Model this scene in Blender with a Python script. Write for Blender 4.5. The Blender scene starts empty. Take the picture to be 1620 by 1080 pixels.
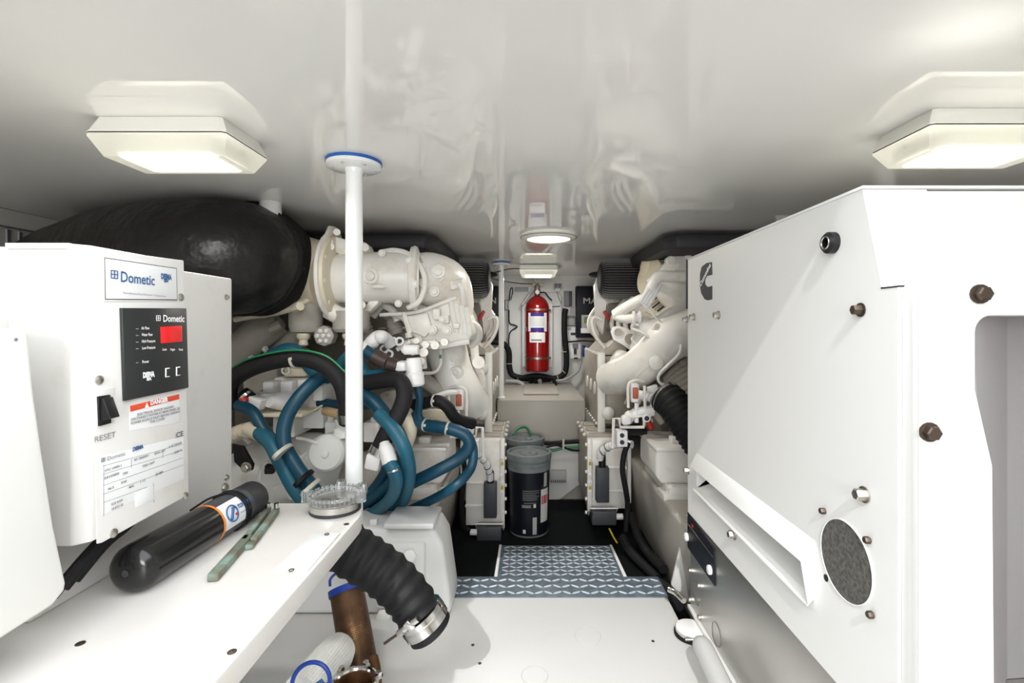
import bpy, bmesh, math, random
from mathutils import Vector, Matrix
random.seed(7)
PI = math.pi
SC = bpy.context.scene
COL = SC.collection
# ------------------------------------------------------------------ camera, world, sun, exposure
F, CX, CY, CZ = 765.0, 833.0, 515.0, 1.0        # focal length in pixels, vanishing point, eye height over the bilge floor
cam_d = bpy.data.cameras.new('camera'); cam = bpy.data.objects.new('camera', cam_d); COL.objects.link(cam)
cam.location = (0, 0, CZ); cam.rotation_euler = (PI/2, 0, 0)
cam_d.sensor_width = 36; cam_d.lens = 36*F/1620
cam_d.shift_x = -(CX-810)/1620; cam_d.shift_y = -(540-CY)/1620
cam_d.clip_start = 0.03
SC.camera = cam
w = bpy.data.worlds.new('world'); SC.world = w; w.use_nodes = True
w.node_tree.nodes['Background'].inputs[0].default_value = (0.93, 0.96, 1.0, 1)
w.node_tree.nodes['Background'].inputs[1].default_value = 4.2
sd = bpy.data.lights.new('sun', 'SUN'); sun = bpy.data.objects.new('sun', sd); COL.objects.link(sun)
sd.energy = 2.0; sd.angle = math.radians(0.7); sd.color = (1.0, 0.985, 0.96)
sun.location = (0, -3, 4)
sun.rotation_euler = Vector((0.20, 1.0, -0.86)).to_track_quat('-Z', 'Y').to_euler()
ad = bpy.data.lights.new('rear_fill', 'AREA'); al = bpy.data.objects.new('rear_fill', ad); COL.objects.link(al)  # added fill light inside the room behind the camera, aimed forward
ad.shape = 'RECTANGLE'; ad.size = 0.85; ad.size_y = 0.6; ad.energy = 27; ad.color = (0.98, 0.99, 1.0)
al.location = (0.05, -1.6, CZ+0.10); al.rotation_euler = (math.radians(84), 0, 0)
SC.view_settings.view_transform = 'Standard'; SC.view_settings.look = 'None'
SC.view_settings.exposure = 0.27; SC.view_settings.gamma = 1.0; SC.view_settings.use_curve_mapping = False
try:
    SC.cycles.max_bounces = 10; SC.cycles.diffuse_bounces = 6; SC.cycles.glossy_bounces = 4
    SC.cycles.transmission_bounces = 8; SC.cycles.transparent_max_bounces = 8
    SC.cycles.use_denoising = True; SC.cycles.sample_clamp_indirect = 6.0
except Exception: pass

# ------------------------------------------------------------------ coordinates
def P(px, py, Y): return Vector(((px-CX)*Y/F, Y, CZ+(CY-py)*Y/F))
def PX(px, py, c):                      # point of the plane X = c
    Y = c*F/(px-CX); return Vector((c, Y, CZ+(CY-py)*Y/F))
def PZ(px, py, z):                      # point of the plane z = z (relative to the eye)
    Y = z*F/(CY-py); return Vector(((px-CX)*Y/F, Y, CZ+z))
def R(r, Y): return r*Y/F
XM = 0.186
def mir(v): return Vector((XM-v.x, v.y, v.z))

# ------------------------------------------------------------------ materials
def mat(name, c, rough=0.4, metal=0.0, var=None, vs=8.0, bump=0.0, bs=60.0, emit=None, es=0, trans=0, coat=0, stain=None, ss=3.0, spec=0.5, ior=1.45, bd=0.002):
    m = bpy.data.materials.new(name); m.use_nodes = True
    nt = m.node_tree; b = nt.nodes['Principled BSDF']
    b.inputs['Base Color'].default_value = (*c, 1); b.inputs['Roughness'].default_value = rough
    b.inputs['Metallic'].default_value = metal; b.inputs['Transmission Weight'].default_value = trans
    b.inputs['Coat Weight'].default_value = coat; b.inputs['Coat IOR'].default_value = 1.6; b.inputs['Coat Roughness'].default_value = 0.015; b.inputs['Specular IOR Level'].default_value = spec
    b.inputs['IOR'].default_value = ior
    if emit: b.inputs['Emission Color'].default_value = (*emit, 1); b.inputs['Emission Strength'].default_value = es
    tc = nt.nodes.new('ShaderNodeTexCoord')
    src = None
    if var:
        n = nt.nodes.new('ShaderNodeTexNoise'); n.inputs['Scale'].default_value = vs; n.inputs['Detail'].default_value = 5
        nt.links.new(tc.outputs['Object'], n.inputs['Vector'])
        r = nt.nodes.new('ShaderNodeValToRGB'); r.color_ramp.elements[0].position = 0.35; r.color_ramp.elements[1].position = 0.65
        r.color_ramp.elements[0].color = (*var, 1); r.color_ramp.elements[1].color = (*c, 1)
        nt.links.new(n.outputs['Fac'], r.inputs['Fac']); src = r.outputs['Color']
    if stain:
        n = nt.nodes.new('ShaderNodeTexNoise'); n.inputs['Scale'].default_value = ss; n.inputs['Detail'].default_value = 8; n.inputs['Roughness'].default_value = 0.65
        nt.links.new(tc.outputs['Object'], n.inputs['Vector'])
        r = nt.nodes.new('ShaderNodeValToRGB'); r.color_ramp.elements[0].position = 0.56; r.color_ramp.elements[1].position = 0.76
        r.color_ramp.elements[0].color = (0, 0, 0, 1); r.color_ramp.elements[1].color = (1, 1, 1, 1)
        nt.links.new(n.outputs['Fac'], r.inputs['Fac'])
        mx = nt.nodes.new('ShaderNodeMix'); mx.data_type = 'RGBA'
        nt.links.new(r.outputs['Color'], mx.inputs['Factor'])
        if src: nt.links.new(src, mx.inputs[6])
        else: mx.inputs[6].default_value = (*c, 1)
        mx.inputs[7].default_value = (*stain, 1); src = mx.outputs[2]
    if src: nt.links.new(src, b.inputs['Base Color'])
    if bump:
        n = nt.nodes.new('ShaderNodeTexNoise'); n.inputs['Scale'].default_value = bs; n.inputs['Detail'].default_value = 3
        nt.links.new(tc.outputs['Object'], n.inputs['Vector'])
        bp = nt.nodes.new('ShaderNodeBump'); bp.inputs['Strength'].default_value = bump; bp.inputs['Distance'].default_value = bd
        nt.links.new(n.outputs['Fac'], bp.inputs['Height']); nt.links.new(bp.outputs['Normal'], b.inputs['Normal'])
    return m
M = {}
M['ceiling'] = mat('glossy_gelcoat', (0.875, 0.865, 0.84), 0.03, var=(0.86, 0.85, 0.825), vs=1.5, ior=1.55)
M['wall'] = mat('wall_gelcoat', (0.70, 0.685, 0.65), 0.3, bump=0.1, bs=40, stain=(0.60, 0.57, 0.52), ss=3)
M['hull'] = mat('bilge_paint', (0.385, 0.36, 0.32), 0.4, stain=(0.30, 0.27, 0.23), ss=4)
M['deck'] = mat('deck_gelcoat', (0.68, 0.68, 0.67), 0.35, stain=(0.64, 0.63, 0.60), ss=7)
M['engshade'] = mat('engine_paint_shaded', (0.20, 0.18, 0.155), 0.6, var=(0.12, 0.11, 0.09), vs=8)  # white engine paint darkened to stand for shade in the depths
M['shelf'] = mat('shelf_gelcoat', (0.66, 0.645, 0.615), 0.33, var=(0.62, 0.60, 0.565), vs=6, stain=(0.66, 0.60, 0.50), ss=5)
M['sheet'] = mat('white_powder_coat', (0.77, 0.77, 0.755), 0.42, bump=0.04, bs=300)
M['acbox'] = mat('white_sheet_metal', (0.72, 0.71, 0.685), 0.45, stain=(0.64, 0.61, 0.56), ss=9, bump=0.03, bs=200)
M['plasticw'] = mat('white_plastic', (0.76, 0.76, 0.73), 0.4)
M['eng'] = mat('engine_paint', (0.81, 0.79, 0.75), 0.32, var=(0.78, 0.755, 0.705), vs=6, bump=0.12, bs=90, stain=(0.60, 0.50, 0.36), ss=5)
M['engd'] = mat('engine_paint_dull', (0.46, 0.43, 0.385), 0.5, var=(0.34, 0.32, 0.28), vs=9, bump=0.2, bs=70, stain=(0.40, 0.33, 0.24), ss=6)  # darker, browner tone of the engine paint
M['fin'] = mat('engine_fin_paint', (0.40, 0.365, 0.31), 0.45, var=(0.33, 0.30, 0.255), vs=12)
M['cream'] = mat('cream_paint', (0.74, 0.67, 0.53), 0.4, var=(0.68, 0.60, 0.45), vs=7)
M['pillar'] = mat('pillar_paint', (0.82, 0.83, 0.82), 0.22)
M['blue'] = mat('blue_hose_rubber', (0.003, 0.044, 0.080), 0.42, var=(0.006, 0.060, 0.105), vs=9, bump=0.1, bs=150)
M['bluel'] = mat('light_blue_hose_rubber', (0.008, 0.100, 0.165), 0.45, var=(0.022, 0.115, 0.160), vs=9, bump=0.1, bs=150)
M['bluep'] = mat('blue_plastic', (0.01, 0.045, 0.30), 0.35)
M['flange'] = mat('blue_gasket', (0.01, 0.11, 0.42), 0.4)
M['rubber'] = mat('black_rubber', (0.008, 0.008, 0.009), 0.6, bump=0.25, bs=120, spec=0.3)
M['rubberg'] = mat('black_hose_cover', (0.014, 0.013, 0.014), 0.65, bump=0.35, bs=300, spec=0.3)
M['wrap'] = mat('black_duct_wrap', (0.007, 0.0068, 0.006), 0.36, var=(0.014, 0.013, 0.012), vs=5, bump=0.8, bs=14, spec=0.35, bd=0.012)
M['collar'] = mat('duct_collar_neoprene', (0.009, 0.009, 0.009), 0.75, bump=0.3, bs=100, spec=0.25)
M['black'] = mat('black_plastic', (0.007, 0.007, 0.008), 0.4)
M['dark'] = mat('dark_plastic', (0.022, 0.022, 0.025), 0.5, spec=0.4)
M['matf'] = mat('bilge_mat', (0.004, 0.006, 0.006), 0.85, bump=0.5, bs=120, spec=0.15)
M['grey'] = mat('grey_plastic', (0.20, 0.20, 0.215), 0.55)
M['greyl'] = mat('light_grey_plastic', (0.42, 0.42, 0.41), 0.5)
M['slate'] = mat('slate_plastic', (0.052, 0.054, 0.062), 0.5, bump=0.1, bs=200)
M['steel'] = mat('steel', (0.62, 0.61, 0.58), 0.22, 1.0)
M['brushed'] = mat('brushed_steel', (0.60, 0.59, 0.56), 0.38, 1.0, bump=0.05, bs=200)
M['zinc'] = mat('zinc_bolt', (0.55, 0.54, 0.50), 0.35, 1.0, var=(0.35, 0.31, 0.26), vs=60)
M['boltd'] = mat('dark_bolt', (0.10, 0.075, 0.06), 0.45, 0.8)
M['hole'] = mat('dark_hole', (0.01, 0.01, 0.01), 0.9)
M['red'] = mat('extinguisher_red', (0.24, 0.003, 0.004), 0.2, coat=0.4)
M['redp'] = mat('red_plastic', (0.45, 0.02, 0.015), 0.35)
M['orange'] = mat('orange_tape', (0.75, 0.22, 0.02), 0.4)
M['rust'] = mat('rust_sensor', (0.42, 0.10, 0.05), 0.5)
M['paper'] = mat('paper_label', (0.78, 0.79, 0.79), 0.5)
M['paperg'] = mat('aged_label', (0.62, 0.62, 0.60), 0.5)
M['ink'] = mat('ink_black', (0.03, 0.03, 0.035), 0.6)
M['inkg'] = mat('ink_grey', (0.20, 0.20, 0.20), 0.6)
M['inkb'] = mat('ink_blue', (0.03, 0.11, 0.28), 0.6)
M['inkv'] = mat('ink_violet', (0.03, 0.02, 0.22), 0.5)
M['inkw'] = mat('ink_white', (0.85, 0.85, 0.85), 0.5)
M['inkr'] = mat('ink_red', (0.72, 0.075, 0.03), 0.5)
M['lcdr'] = mat('red_display', (0.62, 0.02, 0.02), 0.2, emit=(0.8, 0.03, 0.03), es=0.15)
M['panelb'] = mat('control_panel_black', (0.025, 0.027, 0.027), 0.3)
M['tread'] = mat('tread_base', (0.065, 0.088, 0.115), 0.5, 0.0, var=(0.115, 0.145, 0.175), vs=30)
M['treadl'] = mat('tread_lozenge', (0.44, 0.49, 0.53), 0.35, 0.1)
M['copper'] = mat('bronze_mesh', (0.24, 0.12, 0.05), 0.42, 0.75, var=(0.09, 0.045, 0.02), vs=14, stain=(0.5, 0.30, 0.14), ss=14)
M['verd'] = mat('verdigris_bronze', (0.20, 0.27, 0.22), 0.65, 0.2, var=(0.15, 0.12, 0.075), vs=30, stain=(0.30, 0.47, 0.42), ss=22, bump=0.5, bs=150)
M['brown'] = mat('brown_plastic', (0.055, 0.035, 0.028), 0.4)
M['tan'] = mat('tan_hose', (0.36, 0.25, 0.13), 0.5)
M['green'] = mat('green_wire', (0.01, 0.20, 0.08), 0.4)
M['tie'] = mat('zip_tie', (0.55, 0.54, 0.46), 0.4)
M['white'] = mat('white_fitting', (0.82, 0.81, 0.80), 0.35)
M['bucketl'] = mat('bucket_lid', (0.14, 0.165, 0.17), 0.4, var=(0.18, 0.20, 0.20), vs=20)
M['bucketb'] = mat('bucket_label', (0.006, 0.007, 0.011), 0.35)
M['pleat'] = mat('filter_pleat', (0.17, 0.17, 0.165), 0.6)
M['foam'] = mat('grey_foam', (0.13, 0.125, 0.11), 0.9, var=(0.055, 0.055, 0.05), vs=160, bump=1.0, bs=400)
M['fan'] = mat('blower_plastic', (0.10, 0.10, 0.095), 0.5)
M['slat'] = mat('vent_slat', (0.30, 0.30, 0.29), 0.4)
M['beige'] = mat('beige_trim', (0.52, 0.50, 0.45), 0.5)
M['navy'] = mat('navy_panel', (0.006, 0.008, 0.014), 0.5, spec=0.3)
M['lcd'] = mat('green_display', (0.10, 0.16, 0.05), 0.3, emit=(0.25, 0.4, 0.1), es=0.12)
M['ledg'] = mat('green_led', (0, 0.6, 0.05), 0.3, emit=(0.03, 1, 0.1), es=2.5)
M['ledy'] = mat('amber_led', (0.8, 0.4, 0.05), 0.3, emit=(1, 0.6, 0.1), es=1.2)
M['yellow'] = mat('yellow_wire', (0.5, 0.4, 0.02), 0.5)
M['lamp'] = mat('lamp_tube', (1, 1, 1), 0.5, emit=(1.0, 0.97, 0.86), es=2.2)
M['lens'] = mat('prismatic_lens', (0.95, 0.94, 0.87), 0.5, trans=0.82, bump=0.35, bs=900, emit=(1.0, 0.97, 0.85), es=0.10)
M['lampface'] = mat('round_lamp_face', (1, 1, 0.95), 0.4, emit=(1.0, 0.94, 0.78), es=1.1)
M['housing'] = mat('lamp_housing', (0.80, 0.80, 0.74), 0.25)
M['clear'] = mat('clear_acrylic', (0.97, 0.98, 0.98), 0.06, trans=0.93, ior=1.25)
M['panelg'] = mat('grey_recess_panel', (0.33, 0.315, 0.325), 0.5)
M['chrome'] = mat('chrome', (0.72, 0.71, 0.68), 0.12, 1.0)

# ------------------------------------------------------------------ mesh builder
def smooth_path(pts, n=6):
    pts = [Vector(p) for p in pts]
    if len(pts) < 3:
        return [pts[0].lerp(pts[-1], i/n) for i in range(n+1)]
    q = [2*pts[0]-pts[1]] + pts + [2*pts[-1]-pts[-2]]
    out = []
    for i in range(1, len(q)-2):
        a, b, c, d = q[i-1:i+3]
        for k in range(n):
            t = k/n
            out.append(0.5*((2*b)+(c-a)*t+(2*a-5*b+4*c-d)*t*t+(3*b-a-3*c+d)*t**3))
    out.append(pts[-1]); return out
class MB:
    def __init__(s): s.bm = bmesh.new(); s.f = None
    def v(s, p):
        p = Vector(p)
        return s.bm.verts.new(s.f(p) if s.f else p)
    def face(s, vs):
        try: return s.bm.faces.new(vs)
        except ValueError: return None
    def bev(s, faces, w, seg=2):
        if w <= 0: return
        es = set(e for f in faces if f for e in f.edges)
        s.bm.normal_update()
        es = [e for e in es if len(e.link_faces) == 2 and e.calc_face_angle(0) > 0.5]
        bmesh.ops.bevel(s.bm, geom=es, offset=w, segments=seg, profile=0.5, affect='EDGES', clamp_overlap=True)
    def box(s, c, d, rot=None, bev=0.0, seg=2):
        c = Vector(c); m = rot if rot is not None else Matrix.Identity(3)
        vs = [s.v(c+m@Vector((x*d[0]/2, y*d[1]/2, z*d[2]/2))) for x in (-1, 1) for y in (-1, 1) for z in (-1, 1)]
        fs = [s.face([vs[i] for i in q]) for q in ((0,1,3,2),(4,6,7,5),(0,4,5,1),(2,3,7,6),(0,2,6,4),(1,5,7,3))]
        s.bev(fs, bev, seg); return s
    def bb(s, a, b, bev=0.0):          # box between two corners
        a, b = Vector(a), Vector(b)
        return s.box((a+b)/2, [abs(q) for q in (b-a)], bev=bev)
    def pb(s, x0, y0, x1, y1, Y0, Y1, bev=0.0):   # front face seen at pixels, back face at Y1
        a = P(x0, y0, Y0); b = P(x1, y1, Y0); b.y = Y1
        return s.bb(a, b, bev)
    def prism(s, pts, ext, bev=0.0, seg=2):
        ext = Vector(ext); a = [s.v(p) for p in pts]; b = [s.v(Vector(p)+ext) for p in pts]
        n = len(a); fs = [s.face(a[::-1]), s.face(b)]
        for i in range(n): fs.append(s.face([a[i], a[(i+1) % n], b[(i+1) % n], b[i]]))
        bmesh.ops.recalc_face_normals(s.bm, faces=[f for f in fs if f])
        s.bev(fs, bev, seg); return s
    def rings(s, rs, cap=True, closed=False):
        vr = [[s.v(p) for p in r] for r in rs]; n = len(vr[0])
        for i in range(len(vr)-1 + (1 if closed else 0)):
            a, b = vr[i], vr[(i+1) % len(vr)]
            for k in range(n): s.face([a[k], a[(k+1) % n], b[(k+1) % n], b[k]])
        if cap and not closed: s.face(vr[0][::-1]); s.face(vr[-1])
        return s
    def lathe(s, o, ax, prof, seg=24, cap=True, flat=1.0):   # prof: (distance along axis, radius)
        o = Vector(o); ax = Vector(ax).normalized()
        u = ax.orthogonal().normalized()
        if abs(ax.z) < 0.9: u = Vector((0, 0, 1)).cross(ax).normalized()
        v = ax.cross(u)
        rs = [[o+ax*t+(u*math.cos(2*PI*k/seg)+v*math.sin(2*PI*k/seg)*flat)*max(r, 1e-4) for k in range(seg)] for t, r in prof]
        return s.rings(rs, cap)
    def cyl(s, a, b, r, r2=None, seg=16, cap=True):
        a, b = Vector(a), Vector(b)
        return s.lathe(a, b-a, [(0, r), ((b-a).length, r if r2 is None else r2)], seg, cap)
    def bolt(s, p, n, r, h=None, washer=True):
        n = Vector(n).normalized(); h = h or r*0.8
        if washer: s.lathe(p, n, [(0, r*1.35), (r*0.2, r*1.35)], 14)
        s.lathe(Vector(p)+n*r*0.15, n, [(0, r), (h*0.85, r), (h, r*0.8)], 6); return s
    def tube(s, pts, r, seg=12, n=6, wave=None, cap=True, smooth=True):
        ps = smooth_path(pts, n) if smooth else [Vector(p) for p in pts]
        if wave:                        # resample evenly so that the ribs are even
            amp, pitch = wave; L = [0]
            for a, b in zip(ps, ps[1:]): L.append(L[-1]+(b-a).length)
            N = max(4, int(L[-1]/pitch*6)); q = []; j = 0
            for i in range(N+1):
                t = L[-1]*i/N
                while j < len(L)-2 and L[j+1] < t: j += 1
                q.append(ps[j].lerp(ps[j+1], (t-L[j])/max(1e-9, L[j+1]-L[j])))
            rr = []
            for i in range(N+1):
                base = r if not isinstance(r, (list, tuple)) else r[0]+(r[1]-r[0])*i/N
                rr.append(base+amp*math.sin(2*PI*i/6.0))
            ps = q
        elif isinstance(r, (list, tuple)):
            rr = []
            for i in range(len(ps)):
                t = i/(len(ps)-1)*(len(r)-1); k = min(int(t), len(r)-2); f = t-k; f = f*f*(3-2*f)
                rr.append(r[k]*(1-f)+r[k+1]*f)
        else: rr = [r]*len(ps)
        rs = []; up = None
        for i, p in enumerate(ps):
            t = (ps[min(i+1, len(ps)-1)]-ps[max(i-1, 0)])
            t = t.normalized() if t.length > 1e-9 else Vector((1, 0, 0))
            if up is None: up = t.orthogonal().normalized()
            up = (up-t*up.dot(t)); up = up.normalized() if up.length > 1e-6 else t.orthogonal().normalized()
            v = t.cross(up)
            rs.append([p+(up*math.cos(2*PI*k/seg)+v*math.sin(2*PI*k/seg))*rr[i] for k in range(seg)])
        return s.rings(rs, cap)
    def ball(s, c, r, sc=(1, 1, 1), seg=16):
        c = Vector(c); rs = []
        for i in range(1, seg//2):
            a = PI*i/(seg//2)
            rs.append([c+Vector((math.sin(a)*math.cos(2*PI*k/seg)*sc[0], math.sin(a)*math.sin(2*PI*k/seg)*sc[1], math.cos(a)*sc[2]))*r for k in range(seg)])
        return s.rings(rs, True)
    def ring(s, c, ax, R_, r, seg=32, sg=8):
        c = Vector(c); ax = Vector(ax).normalized(); u = ax.orthogonal().normalized(); v = ax.cross(u)
        rs = []
        for i in range(seg):
            d = u*math.cos(2*PI*i/seg)+v*math.sin(2*PI*i/seg)
            rs.append([c+d*(R_+r*math.cos(2*PI*k/sg))+ax*r*math.sin(2*PI*k/sg) for k in range(sg)])
        return s.rings(rs, False, True)
    def build(s, name, m, parent=None, smooth=True, ang=38, label=None):
        bm = s.bm
        bmesh.ops.recalc_face_normals(bm, faces=bm.faces[:])
        if not bm.verts: raise ValueError(name)
        lo = Vector((min(v.co[i] for v in bm.verts) for i in range(3))); hi = Vector((max(v.co[i] for v in bm.verts) for i in range(3)))
        c = (lo+hi)/2
        if parent is None: c.z = lo.z
        for v in bm.verts: v.co -= c
        me = bpy.data.meshes.new(name); bm.to_mesh(me); bm.free()
        if smooth:
            me.shade_smooth(); me.set_sharp_from_angle(angle=math.radians(ang))
        me.materials.append(M[m] if isinstance(m, str) else m)
        o = bpy.data.objects.new(name, me); COL.objects.link(o)
        W = c
        if parent is not None:
            o.parent = parent; W = c-Vector(parent['_w'])
        o.location = W; o['_w'] = tuple(c)
        if label: o['label'] = label
        return o
def thing(name, label, cat, loc, group=None):
    o = bpy.data.objects.new(name, None); COL.objects.link(o); o.location = loc; o['_w'] = tuple(loc)
    o.empty_display_size = 0.05
    o['label'] = label; o['category'] = cat
    if group: o['group'] = group
    return o
def tag(o, label, cat, group=None):
    o['label'] = label; o['category'] = cat
    if group: o['group'] = group
    return o
def struct(o): o['kind'] = 'structure'; return o
def text(s, size, o, xd, yd, m, parent, name='lettering', align='LEFT', width=None, bold=0.0, ext=0.0002):
    cu = bpy.data.curves.new('t', 'FONT'); cu.body = s; cu.size = size; cu.align_x = align; cu.align_y = 'CENTER'; cu.extrude = 0.0; cu.offset = bold
    cu.resolution_u = 3
    t = bpy.data.objects.new('t', cu); COL.objects.link(t)
    dg = bpy.context.evaluated_depsgraph_get(); dg.update()
    me = bpy.data.meshes.new_from_object(t.evaluated_get(dg)); bpy.data.objects.remove(t)
    xd, yd = Vector(xd).normalized(), Vector(yd).normalized(); n = xd.cross(yd)
    xs = [v.co.x for v in me.vertices] or [0]
    k = 1.0 if not width else width/max(1e-6, max(xs)-min(xs))
    mb = MB(); o = Vector(o)
    vs = [mb.v(o+xd*(v.co.x*k)+yd*v.co.y+n*ext) for v in me.vertices]
    for p in me.polygons: mb.face([vs[i] for i in p.vertices])
    bpy.data.meshes.remove(me)
    return mb.build(name, m, parent, smooth=False)
# ================================================================== SETTING
E = CZ
def Z(rel): return E+rel
HX0, HX1, HY0, HY1 = -0.47, 0.46, -1.40, 0.50      # hatch opening over the viewer
XL, XR, YB, YF = -1.68, 1.866, 3.60, -1.90
for i, (a, b) in enumerate((((XL, HY1), (XR, YB)), ((XL, YF), (HX0, HY1)), ((HX1, YF), (XR, HY1)), ((HX0, YF), (HX1, HY0)))):
    struct(MB().bb((a[0], a[1], Z(.37)), (b[0], b[1], Z(.41))).build('ceiling', 'ceiling'))
struct(MB().bb((XL, YB, 0), (XR, YB+.05, Z(.37))).build('wall_back', 'wall'))
struct(MB().bb((XL-.05, YF, 0), (XL, YB, Z(.37))).build('wall_left', 'wall'))
struct(MB().bb((XR, YF, 0), (XR+.05, YB, Z(.37))).build('wall_right', 'wall'))
struct(MB().bb((XL, YF-.05, 0), (XR, YF, Z(.37))).build('wall_front', 'deck'))
struct(MB().bb((XL, YF, -.05), (XR, YB, 0)).build('floor', 'hull'))
# side beams, long engine stringers
struct(MB().bb((XL, YF, Z(.316)), (XL+.035, YB, Z(.3695)), .004).build('trim_1', 'beige'))
struct(MB().bb((XR-.035, YF, Z(.316)), (XR, YB, Z(.3695)), .004).build('trim_2', 'beige'))
def stringer(sx, n):
    pr = [(.557, -1.0), (.505, -.65), (.515, -.64), (.86, -.64), (.90, -1.0)]
    y0 = 1.46 if sx > 0 else 1.64
    pts = [Vector((x if sx > 0 else XM-x, y0, Z(z))) for x, z in pr]
    return struct(MB().prism(pts, (0, 3.58-y0, 0), .006).build(n, 'engd' if 0 else 'hull'))
stringer(1, 'trim_3'); stringer(-1, 'trim_4')
tag(MB().bb((-.371, 1.64, .0005), (.557, 2.745, .012), .002).build('bilge_mat', 'matf'), 'black ribbed rubber mat on the floor between the two engines', 'mat')

# low white locker across the far end
lk = thing('locker', 'low white moulded locker across the far end under the extinguisher', 'locker', (.09, 3.15, 0))
MB().bb((-.172, 2.77, .0005), (P(927, 0, 2.77).x, 3.595, Z(-.4235)), .018).build('body', 'hull', lk)
MB().prism([P(783, 700, 2.755), P(926, 700, 2.755), P(926, 760, 2.755), P(905, 775, 2.755), P(885, 790, 2.755), P(783, 790, 2.755)], (0, .012, 0), .003).build('front_panel', 'wall', lk)
MB().bb((-.02, 2.95, Z(-.4225)), (.20, 3.45, Z(-.412)), .006).build('lid', 'hull', lk)
sw = thing('float_switch_box', 'small white slotted plastic box low on the far locker front', 'box', P(884, 762, 2.74))
MB().pb(870, 745, 896, 764, 2.72, 2.758, .004).build('body', 'greyl', sw)
for k in range(8): MB().pb(872+k*3, 759, 873.4+k*3, 763, 2.718, 2.721).build('slot', 'ink', sw)

# white sunlit platform with tread strip and lower step
pf = thing('platform', 'white moulded step platform in the foreground lit by the sun', 'platform', (.1, .9, 0))
MB().bb((-1.3, .10, 0), (.445, 1.625, Z(-.85)), .012).build('body', 'deck', pf)
for px, py in ((748, 1020), (759, 1049), (1033, 1014)):
    p = PZ(px, py, -.85); MB().lathe(p, (0, 0, 1), [(-.002, .0045), (.0008, .0045)], 10).build('screw_hole', 'boltd', pf)
for px, py, r in ((930, 1005, .036), (846, 1068, .032)):
    p = PZ(px, py, -.85); MB().ring(p+Vector((0, 0, .0002)), (0, 0, 1), r, .0006, 40, 4).build('moulded_ring', 'greyl', pf)
def lozenges(x0, x1, y0, y1, z, clipx=None, seed=1):
    mb = MB(); k = 0; pitch = .0285
    ny = int((y1-y0)/pitch); nx = int((x1-x0)/pitch)
    for j in range(ny):
        for i in range(nx):
            cx = x0+(i+.5)*(x1-x0)/nx; cy = y0+(j+.5)*(y1-y0)/ny
            if clipx and not clipx(cx, cy): continue
            a = math.radians(27 if (i+j) % 2 else -33); L, W, H = .0165, .0050, .0018
            u = Vector((math.cos(a), math.sin(a), 0)); v = Vector((-u.y, u.x, 0)); c = Vector((cx, cy, z))
            base = [c-u*L, c-u*L*.5-v*W, c+u*L*.5-v*W, c+u*L, c+u*L*.5+v*W, c-u*L*.5+v*W]
            top = [c-u*L*.6+Vector((0, 0, H)), c+u*L*.6+Vector((0, 0, H))]
            b = [mb.v(q) for q in base]; t = [mb.v(q) for q in top]
            for q in ([b[0], b[1], t[0]], [b[1], b[2], t[1], t[0]], [b[2], b[3], t[1]], [b[3], b[4], t[1]], [b[4], b[5], t[0], t[1]], [b[5], b[0], t[0]]): mb.face(q)
    return mb
x0, x1 = P(713, 0, 1.57).x, P(1049, 0, 1.57).x
ts = thing('tread_strip', 'diamond plate tread strip along the far edge of the white platform', 'tread', (.1, 1.57, Z(-.85)))
MB().bb((x0, 1.512, Z(-.85)), (x1, 1.632, Z(-.846)), .001).build('plate', 'tread', ts)
o = lozenges(x0+.004, x1-.004, 1.516, 1.628, Z(-.846)).build('tread_lozenges', 'treadl', ts, smooth=False); o['kind'] = 'stuff'
st = thing('step_plate', 'diamond plate step with white edges, below the tread strip', 'step', (.1, 2.0, 0))
zs = -.970
sp = [PZ(782, 915, zs), PZ(987, 915, zs), PZ(968, 861, zs), PZ(790, 861, zs)]
sp[0].y = sp[1].y = 1.70; sp[0].x = (782-CX)*1.925/F; sp[1].x = (990-CX)*1.925/F
MB().prism([q+Vector((0, 0, -.003)) for q in sp], (0, 0, -.008), .002).build('plate', 'tread', st)
lo = [q.x for q in sp]
MB().prism([sp[0], sp[0]+Vector((.014, 0, 0)), sp[3]+Vector((.010, 0, 0)), sp[3]], (0, 0, -.006), .001).build('edge_trim', 'white', st)
MB().prism([sp[1]-Vector((.014, 0, 0)), sp[1], sp[2], sp[2]-Vector((.010, 0, 0))], (0, 0, -.006), .001).build('edge_trim', 'white', st)
def cl(x, y):
    t = (y-sp[0].y)/(sp[3].y-sp[0].y)
    return sp[0].x+(sp[3].x-sp[0].x)*t+.02 < x < sp[1].x+(sp[2].x-sp[1].x)*t-.02
o = lozenges(sp[0].x, sp[1].x, 1.705, sp[2].y-.005, Z(zs-.003), cl).build('tread_lozenges', 'treadl', st, smooth=False); o['kind'] = 'stuff'
for sx in (-.06, .22): MB().bb((sx-.02, 1.75, 0.0122), (sx+.02, 2.10, Z(zs-.0112))).build('support', 'slate', st)

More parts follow.
